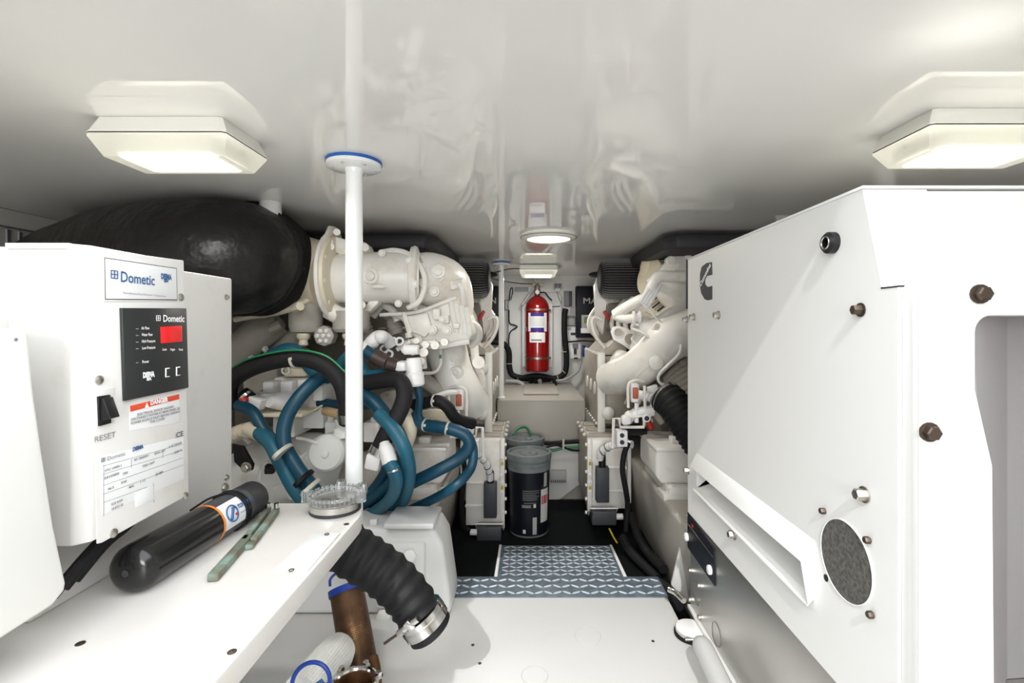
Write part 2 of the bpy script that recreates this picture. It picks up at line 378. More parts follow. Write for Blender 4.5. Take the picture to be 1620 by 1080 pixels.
# foreground moulded bulkhead block under the hoses
bk = thing('moulded_bulkhead', 'white tapered moulded block with hex bolts beside the corrugated hose', 'bulkhead', (-.5, 1.55, Z(-.85)))
pts = [P(380, 836, 1.42), P(686, 836, 1.42), P(700, 860, 1.42), P(712, 945, 1.42), P(714, 975, 1.42), P(380, 975, 1.42)]
pts[4].z = pts[5].z = Z(-.8495)
MB().prism(pts, (0, .15, 0), .015, 3).build('body', 'deck', bk)
MB().pb(606, 828, 686, 838, 1.40, 1.54, .006).build('cap', 'deck', bk)
MB().pb(592, 858, 672, 965, 1.405, 1.43, .012).build('raised_panel', 'deck', bk)
for px, py, r in ((648, 877, .020), (607, 971, .021)):
    MB().bolt(P(px, py, 1.405 if px > 640 else 1.419), (0.2, -1, .1), r, .016, False).build('hex_bolt', 'plasticw', bk)
MB().pb(584, 822, 596, 832, 1.44, 1.46, .004).build('knob', 'deck', bk)

# ================================================================== SHELF and what stands on it (left)
sh = thing('shelf', 'white moulded shelf in the left foreground with a rounded corner', 'shelf', (-.6, .5, Z(-.367)))
ZS = Z(-.336)
cr = [Vector((-.36+.066*math.sin(a), .852+.066*math.cos(a), ZS)) for a in [i*PI/2/6 for i in range(7)]]
pts = [Vector((-1.66, .12, ZS)), Vector((-1.66, .918, ZS))]+cr+[Vector((-.294, .12, ZS))]
MB().prism(pts, (0, 0, -.031), .003, 2).build('top', 'shelf', sh)
MB().bb((-1.0, .20, Z(-.849)), (-.96, .90, Z(-.367)), .004).build('side_support', 'deck', sh)
MB().bb((-.98, .86, Z(-.849)), (-.66, .89, Z(-.367)), .004).build('rear_support', 'deck', sh)
MB().bb((-.72, 1.062, Z(-.516)), (-.362, 1.116, Z(-.50)), .004).build('pillar_bracket', 'deck', sh)
MB().bb((-.72, .88, Z(-.516)), (-.68, 1.116, Z(-.50)), .004).build('pillar_bracket', 'deck', sh)
for px, py in ((367, 1031), (127, 1018), (548, 829)):
    p = PZ(px, py, -.336)
    MB().lathe(p, (0, 0, 1), [(-.001, .0046), (.0006, .0046), (.0012, .003)], 12).build('screw', 'boltd', sh)
cd = thing('label_plate', 'thin white plate with two screws flat on the shelf', 'plate', PZ(490, 875, -.336))
q = [PZ(497, 843, -.335), PZ(538, 844, -.335), PZ(486, 904, -.335), PZ(432, 903, -.335)]
MB().prism([a+Vector((0, 0, .0015)) for a in q], (0, 0, -.0022), .0005).build('plate', 'paper', cd)
for px, py in ((517, 846), (461, 903)):
    MB().ring(PZ(px, py-1, -.3330)+Vector((0, 0, .0006)), (0, 0, 1), .0032, .0007, 16, 5).build('screw', 'ink', cd)
dx = (PZ(525, 862, -.334)-PZ(488, 893, -.334))
text('- - -- --- -- - --', .006, PZ(488, 893, -.3333), dx, Vector((-dx.y, dx.x, 0)), 'inkg', cd, width=.05)

# clear strainer lid
c = PZ(531, 806, -.336); c.z = ZS
sl = thing('strainer_bowl', 'clear acrylic strainer lid with steel base at the shelf corner', 'lid', c)
MB().lathe(c, (0, 0, 1), [(.0003, .0445), (.005, .0445), (.005, .0385)], 40).build('gasket', 'ink', sl)
MB().lathe(c, (0, 0, 1), [(.005, .040), (.006, .0445), (.017, .0455), (.019, .043)], 40).build('base', 'steel', sl)
MB().lathe(c, (0, 0, 1), [(.019, .036), (.0195, .0465), (.026, .0475), (.030, .046), (.0305, .040), (.024, .037), (.023, .02), (.023, .001)], 48, False).build('cover', 'clear', sl)
for k in range(36):
    a = 2*PI*k/36; d = Vector((math.cos(a), math.sin(a), 0))
    MB().cyl(c+d*.0468+Vector((0, 0, .021)), c+d*.0468+Vector((0, 0, .0325)), .0026, seg=6).build('grip_rib', 'clear', sl)
for a in (100, 190, 350, 40):
    d = Vector((math.cos(math.radians(a)), math.sin(math.radians(a)), 0))
    MB().cyl(c+d*.050+Vector((0, 0, .0185)), c+d*.050+Vector((0, 0, .038)), .009, seg=14).build('lug', 'clear', sl)
text('G W G U', .008, c+Vector((-.022, -.012, .0238)), (1, 0, 0), (0, 1, 0), 'ink', sl, width=.045)

# rolled black flashlight-like tube
A = Vector(((205-CX)*.60/F, .60, ZS+.0315)); B = Vector(((400-CX)*.86/F, .86, ZS+.0305)); ax = (B-A).normalized(); L = (B-A).length
tb = thing('canister', 'black and grey cylindrical canister lying on the shelf', 'canister', A)
MB().lathe(A, ax, [(-.006, .006), (-.004, .020), (0, .026), (.006, .0298), (.014, .0308), (L*.52, .0305)], 36).build('barrel', mat('gloss_black', (.012, .012, .012), .18), tb)
MB().lathe(A, ax, [(-.0066, .0045), (-.0062, .001)], 12).build('end_dimple', 'ink', tb)
MB().lathe(A+ax*L*.52, ax, [(0, .0308), (.004, .0310)], 36).build('stripe', 'orange', tb)
MB().lathe(A+ax*(L*.52+.004), ax, [(0, .0302), (L*.30, .0302)], 36).build('sleeve', 'slate', tb)
MB().lathe(A+ax*(L*.82+.004), ax, [(0, .0300), (L*.16, .0295), (L*.18, .026)], 36).build('end_cap', 'dark', tb)
# label wrapped around the right-hand side of the sleeve
up = Vector((0, 0, 1)); sd_ = ax.cross(up).normalized()
def wrap(a0, a1, t0, t1, r, n=8):
    mb = MB(); g = []
    for i in range(n+1):
        a = math.radians(a0+(a1-a0)*i/n); d = sd_*math.cos(a)+up*math.sin(a)
        g.append((mb.v(A+ax*t0+d*r), mb.v(A+ax*t1+d*r)))
    for p_, q_ in zip(g, g[1:]): mb.face([p_[0], p_[1], q_[1], q_[0]])
    return mb
s0 = L*.52+.0045
wrap(-20, 62, s0, s0+L*.25, .03045).build('label', 'paper', tb)
d = (sd_*math.cos(math.radians(22))+up*math.sin(math.radians(22))); yd = ax.cross(d)*-1
if yd.z < 0: yd = -yd
cc = A+ax*(s0+.018)+d*.0312
MB().ring(cc, d, .0125, .0011, 28, 6).build('emblem', 'inkb', tb)
MB().cyl(cc-(ax*.006+yd*.008), cc+(ax*.006+yd*.008), .0022, seg=6).build('emblem', 'inkb', tb)
MB().ball(cc+ax*.008-yd*.004+d*.0003, .002).build('emblem', 'redp', tb)
text('TOP SERV', .0095, A+ax*(s0+.033)+d*.0316+yd*.004, ax, yd, 'inkb', tb, width=.036, bold=.0004)
text('marine tool', .005, A+ax*(s0+.034)+d*.0316-yd*.006, ax, yd, 'inkb', tb, width=.030)
for t in (L*.735, L*.755, L*.778):
    MB().ring(A+ax*t, ax+Vector((0, .02, .05)), .0318, .0018, 36, 6).build('elastic_band', 'rubber', tb)
MB().tube([A+ax*(L*.75)+up*.032, A+ax*(L*.66)-sd_*.016+up*.030, A+ax*(L*.58)-sd_*.020+up*.027, A+ax*(L*.52)-sd_*.022+up*.024], .0017, 6).build('elastic_band', 'rubber', tb)

# green bronze tool
za = ZS+.009
tl = thing('bronze_tool', 'verdigris bronze two-bar tool lying on the shelf beside the canister', 'tool', PZ(380, 855, -.33))
def bar(a, b, wd, ht, mb, z0=ZS+.0005):
    a = Vector((a.x, a.y, z0)); b = Vector((b.x, b.y, z0)); u = (b-a).normalized(); v = Vector((-u.y, u.x, 0))*wd/2
    mb.prism([a-v, a+v, b+v, b-v], (0, 0, ht), .0022); return mb
h0 = PZ(336, 908, -.325); h1 = PZ(393, 845, -.325)
bar(h0, h1, .014, .011, MB()).build('handle', 'verd', tl)
bar(PZ(385, 853, -.325), PZ(425, 800, -.325), .010, .011, MB()).build('bar', 'verd', tl)
bar(PZ(401, 851, -.325), PZ(438, 802, -.325), .010, .011, MB()).build('bar', 'verd', tl)
bar(PZ(380, 862, -.33), PZ(403, 860, -.33), .016, .008, MB()).build('bridge', 'verd', tl)
for px in (424, 437): MB().cyl(PZ(px, 803, -.322), PZ(px, 803, -.322)+Vector((0, 0, .008)), .004, seg=10).build('stud', 'chrome', tl)

# near left white cover
cv = thing('white_cover', 'blank white rounded cover at the left edge in front of the control box', 'cover', (-.6, .35, ZS))
pr = [(.20, -.002), (.452, -.003), (.4575, -.008), (.462, -.06), (.470, -.12), (.482, -.20), (.4945, -.262), (.4935, -.270), (.480, -.278), (.20, -.292)]
MB().prism([Vector((-.47, y, Z(z))) for y, z in pr], (-.33, 0, 0), .006, 3).build('body', 'plasticw', cv)
for x in (-.55, -.75):
    for y in (.26, .44): MB().cyl((x, y, ZS), (x, y, Z(-.272)), .012).build('foot', 'grey', cv)
p = PX(25, 537, -.47); MB().lathe(p-Vector((.001, 0, 0)), (1, 0, 0), [(0, .0016), (.0014, .0016)], 10).build('pin', 'grey', cv)

# white chiller cabinet and control box with black panel
cb = thing('chiller_cabinet', 'flat white sheet metal cabinet behind the control box', 'cabinet', (-.7, .75, ZS))
MB().bb((-.80, .545, ZS+.0005), (-.56, .92, Z(.0895)), .003).build('body', 'acbox', cb)
for px, py, r in ((358, 470, .0042), (358, 755, .0042), (355, 771, .0065), (5, 437, .004)):
    if px > 10: MB().bolt(PX(px, py, -.56), (1, 0, 0), r, .004).build('screw', 'zinc', cb)
MB().lathe(PX(356, 771, -.56)+Vector((.001, 0, 0)), (1, 0, 0), [(0, .006), (.003, .004)], 12).build('plug', 'zinc', cb)
bx = thing('control_box', 'white control box with black display panel on the cabinet', 'control box', (-.52, .6, Z(-.238)))
XF = -.478
MB().prism([Vector((x, y, Z(-.238))) for x, y in ((-.559, .52), (-.489, .52), (-.478, .532), (-.478, .673), (-.559, .673))], (0, 0, .3264), .0025).build('body', 'acbox', bx)
def plate(c4, t, m, name, parent, bev=.001, X=XF, off=0.0):
    s = 1 if X < 0 else -1
    q = [PX(a, b, X)+Vector((s*off, 0, 0)) for a, b in c4]
    return MB().prism(q, (s*t, 0, 0), bev).build(name, m, parent)
# front cover, in two pieces around the switch
plate(((138, 392), (289, 412), (297, 782), (160, 858), (152, 860)), .0016, 'acbox', 'front_cover', bx)
MB().box((-.5235, .519, Z(.0855)), (.068, .004, .006)).build('seam', 'acbox', bx)
plate(((160, 402), (279, 421), (280, 477), (161, 477)), .0006, 'acbox', 'badge_frame', bx, .0003, off=.0016)
plate(((162, 407), (277, 424), (278, 475), (163, 474)), .0006, 'ink', 'badge_border', bx, .0003, off=.0018)
bdg = plate(((163, 408.5), (276, 425), (277, 473.5), (164, 472.5)), .0004, 'paper', 'badge', bx, .0001, off=.0022)
XD = Vector((0, 1, 0)); ZD = Vector((0, 0, 1))
TP = [bx]
def tx(s, px, py, py2, m, px2=None, bold=0.0, off=.003, name='lettering', yd=ZD):
    a = PX(px, py, XF); h = abs((py2-py)/F*a.y); a.x += off; wd = None
    if px2 is not None: wd = abs(PX(px2, py, XF).y-a.y)
    return text(s, h, a, XD, yd, m, TP[0], name, width=wd, bold=bold)
def logo(px, py, h, m, off=.003):       # square emblem with a globe-like grid
    a = PX(px, py, XF)+Vector((off, 0, 0)); s = h/F*a.y/2
    mb = MB()
    for dy in (-1, 0, 1):
        mb.box(a+Vector((0, dy*s, 0)), (.0004, s*.22, s*2)); mb.box(a+Vector((0, 0, dy*s)), (.0004, s*2, s*.22))
    return mb.build('emblem', m, TP[0], smooth=False)
TP[0] = bdg
logo(177, 434, 12, 'inkb'); tx('Dometic', 186, 438, 462, 'inkb', 240, .0002)
tx('DEIMA', 251, 437, 449, 'inkb', 268, .0005); tx('SEA', 256, 444, 450, 'inkb', 263, .0003)
tx('Manufactured by Dometic Corporation', 190, 463, 467, 'inkg', 259)
# black control panel
TP[0] = plate(((186, 487), (289, 487.5), (292.5, 613), (191, 634)), .004, 'panelb', 'display_panel', bx, .0008, off=.0016)
o1 = .0062
logo(243, 503, 8, 'inkw', o1); tx('Dometic', 250, 504, 519, 'inkw', 284, .0003, o1)
plate(((246.5, 517), (281, 515), (281.5, 540), (247.5, 543)), .0006, 'lcdr', 'display', TP[0], .0001, off=.0056)
for k, (s, y) in enumerate((('Air Flow', 519), ('Water Flow', 529.5), ('High Pressure', 540), ('Low Pressure', 550.5), ('Power', 572.5))):
    tx(s, 215.5+k*.3, y, y+6.5, 'inkw', 215.5+[13, 18, 22, 22, 12][k], .0001, o1)
    q = PX(209, y+1, XF); MB().box(q+Vector((o1, 0, 0)), (.0005, .0035, .0008)).build('indicator', 'greyl', TP[0])
for s, x in (('Code', 249), ('Prgm', 262), ('Temp', 275)): tx(s, x, 553, 558, 'inkw', x+7, .0001, o1)
tx('DEIMA', 218, 594, 605, 'inkw', 237, .0008, o1); tx('SEA', 224, 600, 606, 'inkw', 232, .0004, o1)
for x, y in ((258, 589), (275, 587)):
    a = PX(x, y, XF)+Vector((o1-.0004, 0, 0)); w2, h2 = .0035, .0055
    MB().box(a, (.0006, w2*2.2, h2*2.2), bev=.0002).build('button_frame', 'inkw', TP[0])
    MB().box(a+Vector((.0005, .0008, 0)), (.0008, w2*1.7, h2*1.75), bev=.0002).build('button', 'panelb', TP[0])
# danger sticker
TP[0] = plate(((202, 644), (281, 622), (282, 668), (203, 681)), .0004, 'paper', 'sticker', bx, .0001, off=.0016)
plate(((203, 642), (281, 623), (281, 631), (203.5, 651)), .0004, 'inkr', 'sticker_band', TP[0], .0001, off=.0020)
tx('DANGER', 234, 637.5, 647.5, 'inkw', 262, .0004)
MB().prism([PX(226, 645, XF)+Vector((.0026, 0, 0)), PX(232, 643.5, XF)+Vector((.0026, 0, 0)), PX(229, 636.5, XF)+Vector((.0026, 0, 0))], (.0003, 0, 0)).build('warning_triangle', 'inkw', TP[0], smooth=False)
for s, x, y, x2 in (('ELECTRICAL SHOCK HAZARD', 213, 656, 271), ('DISCONNECT POWER AT MAIN PANEL OR', 203, 664, 281), ('POWER SOURCE INLET BEFORE OPENING', 203, 670, 281), ('THIS COVER', 233, 668, 257)):
    tx(s, x, y, y+5.5, 'inkg', x2, .0001)
# rocker switch
TP[0] = plate(((148, 618), (177, 612), (177, 668), (150, 676)), .0012, 'acbox', 'switch_frame', bx, .0008, off=.0016)
plate(((149, 627), (168.5, 624), (170, 669), (151, 674)), .003, 'black', 'switch_well', TP[0], .0006, off=.0018)
q0, q1, q2 = PX(152, 630, XF), PX(168, 627, XF), PX(152, 662, XF)
MB().prism([q0+Vector((.0045, 0, 0)), Vector((q0.x+.008, q0.y, q0.z)), Vector((q0.x+.016, q0.y, q2.z)), Vector((q0.x+.0045, q0.y, q2.z-.003))], (0, q1.y-q0.y, 0), .0008).build('rocker', 'black', TP[0])
TP[0] = bx
tx('RESET', 144, 696, 709, 'inkg', 178)
# rating plate
TP[0] = plate(((154, 722), (288, 690), (289, 757), (158, 815)), .0004, 'paper', 'rating_plate', bx, .0001, off=.0016)
tx('CE', 275, 689, 700, 'ink', 286, .0001)
logo(159, 727, 6, 'inkg'); tx('Dometic', 165, 726, 735, 'inkg', 194)
tx('DEIMA', 206, 711, 719, 'inkb', 223, .0004)
for i, (s, x, y, x2) in enumerate((('VTC 10400-1', 161, 745, 188), ('907 18000000-1', 208, 728, 232), ('SERIAL 6027', 240, 718, 258), ('A 18 TUN/HR', 263, 707, 284), ('3310400', 160, 757, 184), ('730', 190, 750, 198), ('TSEA 5607', 221, 738, 241), ('46.2', 166, 774, 176), ('50-60', 187, 764, 196), ('MAX', 200, 771, 208), ('1.12', 217, 763, 225), ('28 AMP', 242, 751, 254), ('220 V', 272, 716, 284), ('R22 410A', 172, 798, 190), ('18 BTU 02', 172, 806, 190))):
    tx(s, x, y, y+5, 'inkg', x2, .0001)
ln = MB()
for (a, b, c_, d_) in ((160, 737, 287, 702), (160, 750, 287, 712), (160, 768, 287, 724), (160, 782, 288, 735), (160, 795, 230, 770), (205, 726, 205, 740), (255, 712, 255, 724), (240, 764, 241, 795), (161, 735, 161, 816)):
    ln.cyl(PX(a, b, XF)+Vector((.0021, 0, 0)), PX(c_, d_, XF)+Vector((.0021, 0, 0)), .00022, seg=4)
ln.build('table_lines', 'inkg', TP[0])
plate(((210, 779), (240, 768), (241, 790), (211, 803)), .0003, 'paper', 'blank_field', TP[0], .0001, off=.002)
for px, py in ((284, 470), (154, 601), (177, 843), (291, 784)):
    p = PX(px, py, XF)+Vector((.0016, 0, 0))
    MB().lathe(p, (1, 0, 0), [(0, .0052), (.0015, .005), (.0028, .003)], 14).build('screw', 'zinc', bx)
# cables tucked under the control box
cbl = thing('cable', 'black cables tucked under the white control box', 'cable', (-.53, .6, Z(-.3)))
for k in range(3):
    y0 = .535+k*.018
    MB().tube([(-.525-k*.004, y0, Z(-.30)), (-.515, y0+.02, Z(-.275+k*.004)), (-.513, y0+.05, Z(-.257)), (-.53, y0+.10, Z(-.252))], .006, 8).build('strand', 'rubber', cbl)

# ================================================================== GENERATOR (right)
XG = .473
gn = thing('generator', 'large white generator enclosure filling the right foreground', 'generator', (.86, 1.0, Z(-.849)))
EX = (.80, 0, 0)
def gp(pl, X=XG): return [Vector((X, y, Z(z))) for y, z in pl]
MB().prism(gp([(1.416, .190), (.683, .190), (.646, .052), (.618, .046), (.618, .014), (.80, .014), (.80, -.544), (1.416, -.544)], XG+.0905), (.71, 0, 0)).build('enclosure', 'sheet', gn)
LZ1, LZ2, LY0, LY1 = -.378, -.452, .800, 1.345
sk = MB(); TH = (.0905, 0, 0)
sk.prism(gp([(1.418, .192), (.681, .192), (.644, .052), (.616, .048), (.616, LZ1), (1.418, LZ1)]), TH)
sk.prism(gp([(1.418, LZ2), (.616, LZ2), (.616, -.545), (1.418, -.545)]), TH)
sk.prism(gp([(LY0, LZ1), (.616, LZ1), (.616, LZ2), (LY0, LZ2)]), TH)
sk.prism(gp([(1.418, LZ1), (LY1, LZ1), (LY1, LZ2), (1.418, LZ2)]), TH)
sk.build('side_skin', 'sheet', gn)
MB().bb((XG+.05, .616, Z(-.544)), (.548, .802, Z(.0145))).build('corner_post', 'sheet', gn)
MB().prism(gp([(1.420, .1925), (1.420, .197), (.679, .197), (.676, .1925)], XG-.0015), EX, .0008).build('top_panel', 'sheet', gn)
MB().prism(gp([(1.416, -.815), (.62, -.815), (.62, -.5455), (1.416, -.5455)], XG+.006), (.78, 0, 0), .002).build('lower_side_panel', 'brushed', gn)
MB().prism(gp([(1.418, -.826), (.60, -.826), (.60, -.8155), (1.418, -.8155)], XG-.002), (.79, 0, 0), .002).build('base_tray', 'sheet', gn)
for y in (.75, 1.3):
    MB().cyl((.60, y, Z(-.8495)), (.60, y, Z(-.826)), .03).build('mounting_foot', 'rubber', gn)
    MB().cyl((1.15, y, 0.0005), (1.15, y, Z(-.826)), .03).build('mounting_foot', 'rubber', gn)
# front lower panel: frame around a recess
xl, xr, zt, zb = .4735, 1.27, .057, -.545
rc = lambda cx, cz, r, a0, a1, n=6: [(cx+r*math.cos(math.radians(a0+(a1-a0)*i/n)), cz+r*math.sin(math.radians(a0+(a1-a0)*i/n))) for i in range(n+1)]
fp = rc(xl+.012+.006, zt-.014, .014, 180, 90)+[(xr, zt), (xr, .012)]+rc(.545+.02, .012-.02, .02, 90, 180)+[(.545, -.078), (.566, -.17), (.569, zb), (xl+.003, zb)]
MB().prism([Vector((x, .586, Z(z))) for x, z in fp], (0, .030, 0), .003, 3).build('front_panel', 'sheet', gn)
MB().prism([Vector((x, y, Z(zb))) for x, y in ((.546, .599), (.560, .603), (.74, .745), (1.26, .79), (1.26, .799), (.55, .799))], (0, 0, .0185-zb), .002).build('front_recess', 'panelg', gn)  # slant put in to turn the recess from the light and darken it
MB().bb((XG-.0006, .6155, Z(.0490)), (XG+.02, .6150, Z(.0515))).build('seam_gap', 'ink', gn)
MB().bb((XG-.0006, .6152, Z(.0490)), (XG+.002, .645, Z(.0512))).build('seam_gap', 'ink', gn)
MB().cyl(P(1453, 462, .5855), P(1453, 1120, .5855), .0005, seg=6).build('panel_seam', 'greyl', gn)
MB().cyl((XG+.006, .6805, Z(.189)), (XG+.006, .6442, Z(.054)), .0006, seg=6).build('panel_seam', 'greyl', gn)
for px, py, r in ((1550, 465, .011), (1470, 683, .011)):
    MB().bolt(P(px, py, .5845), (-.1, -1, 0), r*.8, .010).build('bolt', 'boltd', gn)
NX = Vector((-1, 0, 0))
for px, py, r, m in ((1362, 490, .0075, 'boltd'), (1137, 498, .008, 'zinc'), (1098, 501, .008, 'zinc'), (1087, 505, .008, 'zinc'), (1368, 782, .0085, 'zinc'), (1162, 845, .009, 'zinc'), (1376, 854, .005, 'boltd'), (1305, 808, .005, 'boltd'), (1381, 972, .005, 'boltd'), (1089, 744, .008, 'zinc')):
    MB().bolt(PX(px, py, XG-.0005), NX, r, r*1.5, r > .006).build('bolt', m, gn)
p = PX(1319, 384, XG)
MB().lathe(p, NX, [(0, .0165), (.010, .0165), (.014, .0125), (.013, .007), (.004, .006)], 28).build('grommet', 'black', gn)
MB().ring(p+NX*.0135, NX, .0095, .0012, 24, 6).build('grommet_ring', 'steel', gn)
MB().lathe(PX(1307, 914, XG), NX, [(-.0005, .0055), (.0006, .0055)], 14).build('hole', 'hole', gn)
MB().bb((XG-.001, 1.419, Z(.05)), (XG+.01, 1.432, Z(.196))).build('edge_gasket', 'rubber', gn)
# foam-filled exhaust port
c = PX(1341, 888, XG); c.y = .717; c.z = Z(-.348)
prf = [(.0, .0575), (.0012, .0575)]
MB().lathe(c, NX, prf, 48).build('foam_port', 'foam', gn)
MB().ring(c+NX*.0008, NX, .058, .0013, 56, 6).build('port_rim', 'sheet', gn)
# hooded louvre
ya, yb = 1.345, .797
hz0, hz1, hz2 = Z(-.352), Z(-.388), Z(-.448)
MB().prism([Vector((XG, ya, hz0)), Vector((XG-.022, ya-.01, hz1)), Vector((XG-.019, ya-.01, hz1-.002)), Vector((XG, ya, hz0-.006))], (0, yb-ya, 0), .0006).build('louvre_hood', 'sheet', gn)
MB().prism([Vector((XG+.0008, ya, Z(LZ2)+.001)), Vector((XG+.089, ya, Z(LZ2)+.03)), Vector((XG+.089, ya, Z(LZ1)-.0005)), Vector((XG+.0885, ya, Z(LZ1)-.0005)), Vector((XG+.0875, ya, Z(LZ2)+.0295)), Vector((XG, ya, Z(LZ2)+.0005))], (0, yb-ya, 0)).build('louvre_recess', 'sheet', gn)
MB().prism([Vector((XG, ya, hz2+.004)), Vector((XG-.010, ya, hz2-.008)), Vector((XG-.010, yb, hz2-.012)), Vector((XG, yb, hz2))], (0, 0, -.003), .0005).build('louvre_sill', 'sheet', gn)
MB().prism([Vector((XG, yb, hz0)), Vector((XG-.022, yb, hz1)), Vector((XG-.010, yb, hz2-.012)), Vector((XG, yb, hz2))], (0, -.002, 0), .0004).build('louvre_end', 'sheet', gn)
# emblem: C with lettering across it
q = ((1126.5, 414.5), (1118, 416), (1110.5, 422), (1108, 433), (1107.5, 449), (1109.5, 463), (1115, 473), (1120, 475), (1127, 473.5), (1127, 452), (1120, 454), (1116, 450), (1115.5, 443), (1118.5, 436.5), (1127, 434.5))
MB().prism([PX(a, b, XG)+NX*.0002 for a, b in q], NX*.0008).build('emblem', 'ink', gn, smooth=False)
a, b = PX(1108.5, 452, XG), PX(1125, 417.5, XG)
v = (b-a).normalized()
MB().prism([a+NX*.001+Vector((0, .009, 0)), a+NX*.001-Vector((0, .009, 0)), b+NX*.001-Vector((0, .007, 0)), b+NX*.001+Vector((0, .007, 0))], NX*.0003).build('emblem_band', 'ink', gn, smooth=False)
text('Cummins', .018, a+NX*.0016, v, NX.cross(v), 'inkw', gn, width=(b-a).length, bold=.0008)
# gauge panel on the steel side
q = ((1089, 810), (1131, 868), (1132, 927), (1089, 865))
XP = XG+.0058
gpn = MB().prism([PX(a_, b_, XP) for a_, b_ in q], NX*.003, .0005).build('gauge_panel', 'navy', gn)
MB().cyl(PX(1089, 827, XP)+NX*.0034, PX(1130, 881, XP)+NX*.0034, .0012, seg=6).build('panel_strip', 'steel', gpn)
for px, py in ((1089, 849), (1126, 901)):
    MB().lathe(PX(px, py, XP)+NX*.003, NX, [(0, .012), (.006, .012), (.008, .009)], 20).build('round_button', 'white', gpn)
MB().lathe(PX(1097, 832, XP)+NX*.003, NX, [(0, .006), (.001, .006)], 14).build('indicator', 'redp', gpn)
for px, py in ((1092, 902), (1106, 926), (1092, 948), (1107, 976)):
    MB().bolt(PX(px, py, XP), NX, .006, .005).build('bolt', 'zinc', gn)
for px, py, r in ((1103, 940, .030), (1133, 1003, .028)):
    MB().ring(PX(px, py, XP)+NX*.0002, NX, r, .0006, 36, 4).build('knockout_ring', 'zinc', gn)
# things between generator and platform
ex = thing('exhaust_stub', 'banded exhaust stub between the platform and the generator base', 'pipe', (.40, 1.25, Z(-.849)))
a, b = P(1098, 950, 1.36), P(1082, 985, 1.20)
ec_ = Vector((.452, 1.33, Z(-.8495)))
MB().lathe(ec_, (0, 0, 1), [(0, .045), (.008, .045)], 32).build('base_ring', 'rubber', ex)
MB().lathe(ec_, (0, 0, 1), [(.008, .040), (.020, .040), (.022, .034)], 32).build('pipe', 'white', ex)
MB().lathe(ec_, (0, 0, 1), [(.010, .0418), (.018, .0418)], 32).build('clamp', 'chrome', ex)
MB().cyl(ec_+Vector((-.03, -.042, .015)), ec_+Vector((.015, -.046, .015)), .004).build('clamp_screw', 'chrome', ex)
MB().tube([P(1058, 932, 1.42), P(1070, 938, 1.40), P(1082, 950, 1.36)], .008, 10).build('strap', 'chrome', ex)
gl = thing('fluid_tube', 'grey rounded pipe lying under the generator edge', 'pipe', P(1120, 1060, 1.05))
MB().tube([P(1108, 1022, 1.14), P(1114, 1028, 1.12), P(1150, 1105, 1.0)], [.018, .024, .024], 16).build('tube', 'greyl', gl)

# ================================================================== FOREGROUND HOSE, STRAINERS
ch = thing('corrugated_hose', 'thick black corrugated hose with steel clamp below the shelf', 'hose', P(690, 1000, .98))
pp = [P(492, 826, .99), P(548, 866, .99), P(608, 906, .985), P(645, 943, .98), P(663, 972, .975)]
MB().tube(pp, (.052, .044), 32, 10, wave=(.0022, .026)).build('hose', 'rubber', ch)
e0, e1 = pp[-1], P(691, 1013, .985); dx = (Vector(e1)-Vector(pp[-2])).normalized()
e0 = P(663, 968, .975)
MB().lathe(e0, dx, [(0, .0455), (.001, .0475), (.030, .0478), (.031, .0455)], 40).build('clamp_band', 'chrome', ch)
MB().lathe(e0+dx*.012, dx, [(0, .0482), (.006, .0482)], 40).build('clamp_rim', 'steel', ch)
MB().lathe(e0+dx*.031, dx, [(0, .044), (.012, .0455), (.016, .041), (.012, .036), (0, .034)], 40).build('end_ring', 'rubber', ch)
sd_ = Vector((-dx.z*0-1, 0, 0)); q = e0+dx*.014
cs = P(648, 988, .925)
MB().box(cs, (.020, .014, .014), Matrix.Rotation(.6, 3, 'Y'), .002).build('clamp_block', 'chrome', ch)
MB().cyl(P(638, 996, .925), P(661, 978, .925), .0065, seg=12).build('clamp_barrel', 'chrome', ch)
MB().cyl(P(608, 1018, .925), P(640, 995, .925), .0028, seg=8).build('clamp_bolt', 'boltd', ch)
MB().cyl(P(630, 1003, .925), P(638, 997, .925), .007, seg=6).build('clamp_nut', 'zinc', ch)

def mesh_basket(o, ax, L, r, mb, rows, cols):      # small raised dimples over a cylinder
    ax = ax.normalized(); u = ax.orthogonal().normalized(); v = ax.cross(u)
    for i in range(rows):
        for k in range(cols):
            a = 2*PI*(k+.5*(i % 2))/cols; d = u*math.cos(a)+v*math.sin(a); t = v*math.cos(a)-u*math.sin(a)
            c = o+ax*(L*(i+.5)/rows)+d*r; s = L/rows*.30
            vs = [mb.v(c+ax*s), mb.v(c+t*s), mb.v(c-ax*s), mb.v(c-t*s)]; mb.face(vs)
    return mb
bs = thing('strainer_basket', 'brown bronze mesh strainer basket with blue handle ring', 'strainer', P(565, 1050, 1.2))
a, b = P(569, 1052, 1.17), P(549, 935, 1.25)
MB().cyl(a, b, .0415, seg=36).build('basket', 'copper', bs)
o = mesh_basket(a, b-a, (b-a).length, .0419, MB(), 34, 60).build('mesh_holes', 'ink', bs, smooth=False); o['kind'] = 'stuff'
axb = (b-a).normalized()
MB().lathe(b-axb*.004, axb, [(0, .0425), (0, .045), (.016, .045), (.016, .040), (.008, .039)], 40, False).build('rim', 'bluep', bs)
MB().lathe(b+axb*.001, axb, [(0, .001), (0, .040)], 40, False).build('basket_top', 'copper', bs)
u = Vector((1, 0, 0))
MB().tube([b+axb*.012-u*.042, b+axb*.030-u*.038, b+axb*.045-u*.018, b+axb*.046+u*.010, b+axb*.03+u*.034, b+axb*.012+u*.042], .0035, 8).build('handle', 'bluep', bs)
fl = thing('filter_element', 'white fluted filter element lying beside the bronze basket', 'filter', P(510, 1050, 1.08))
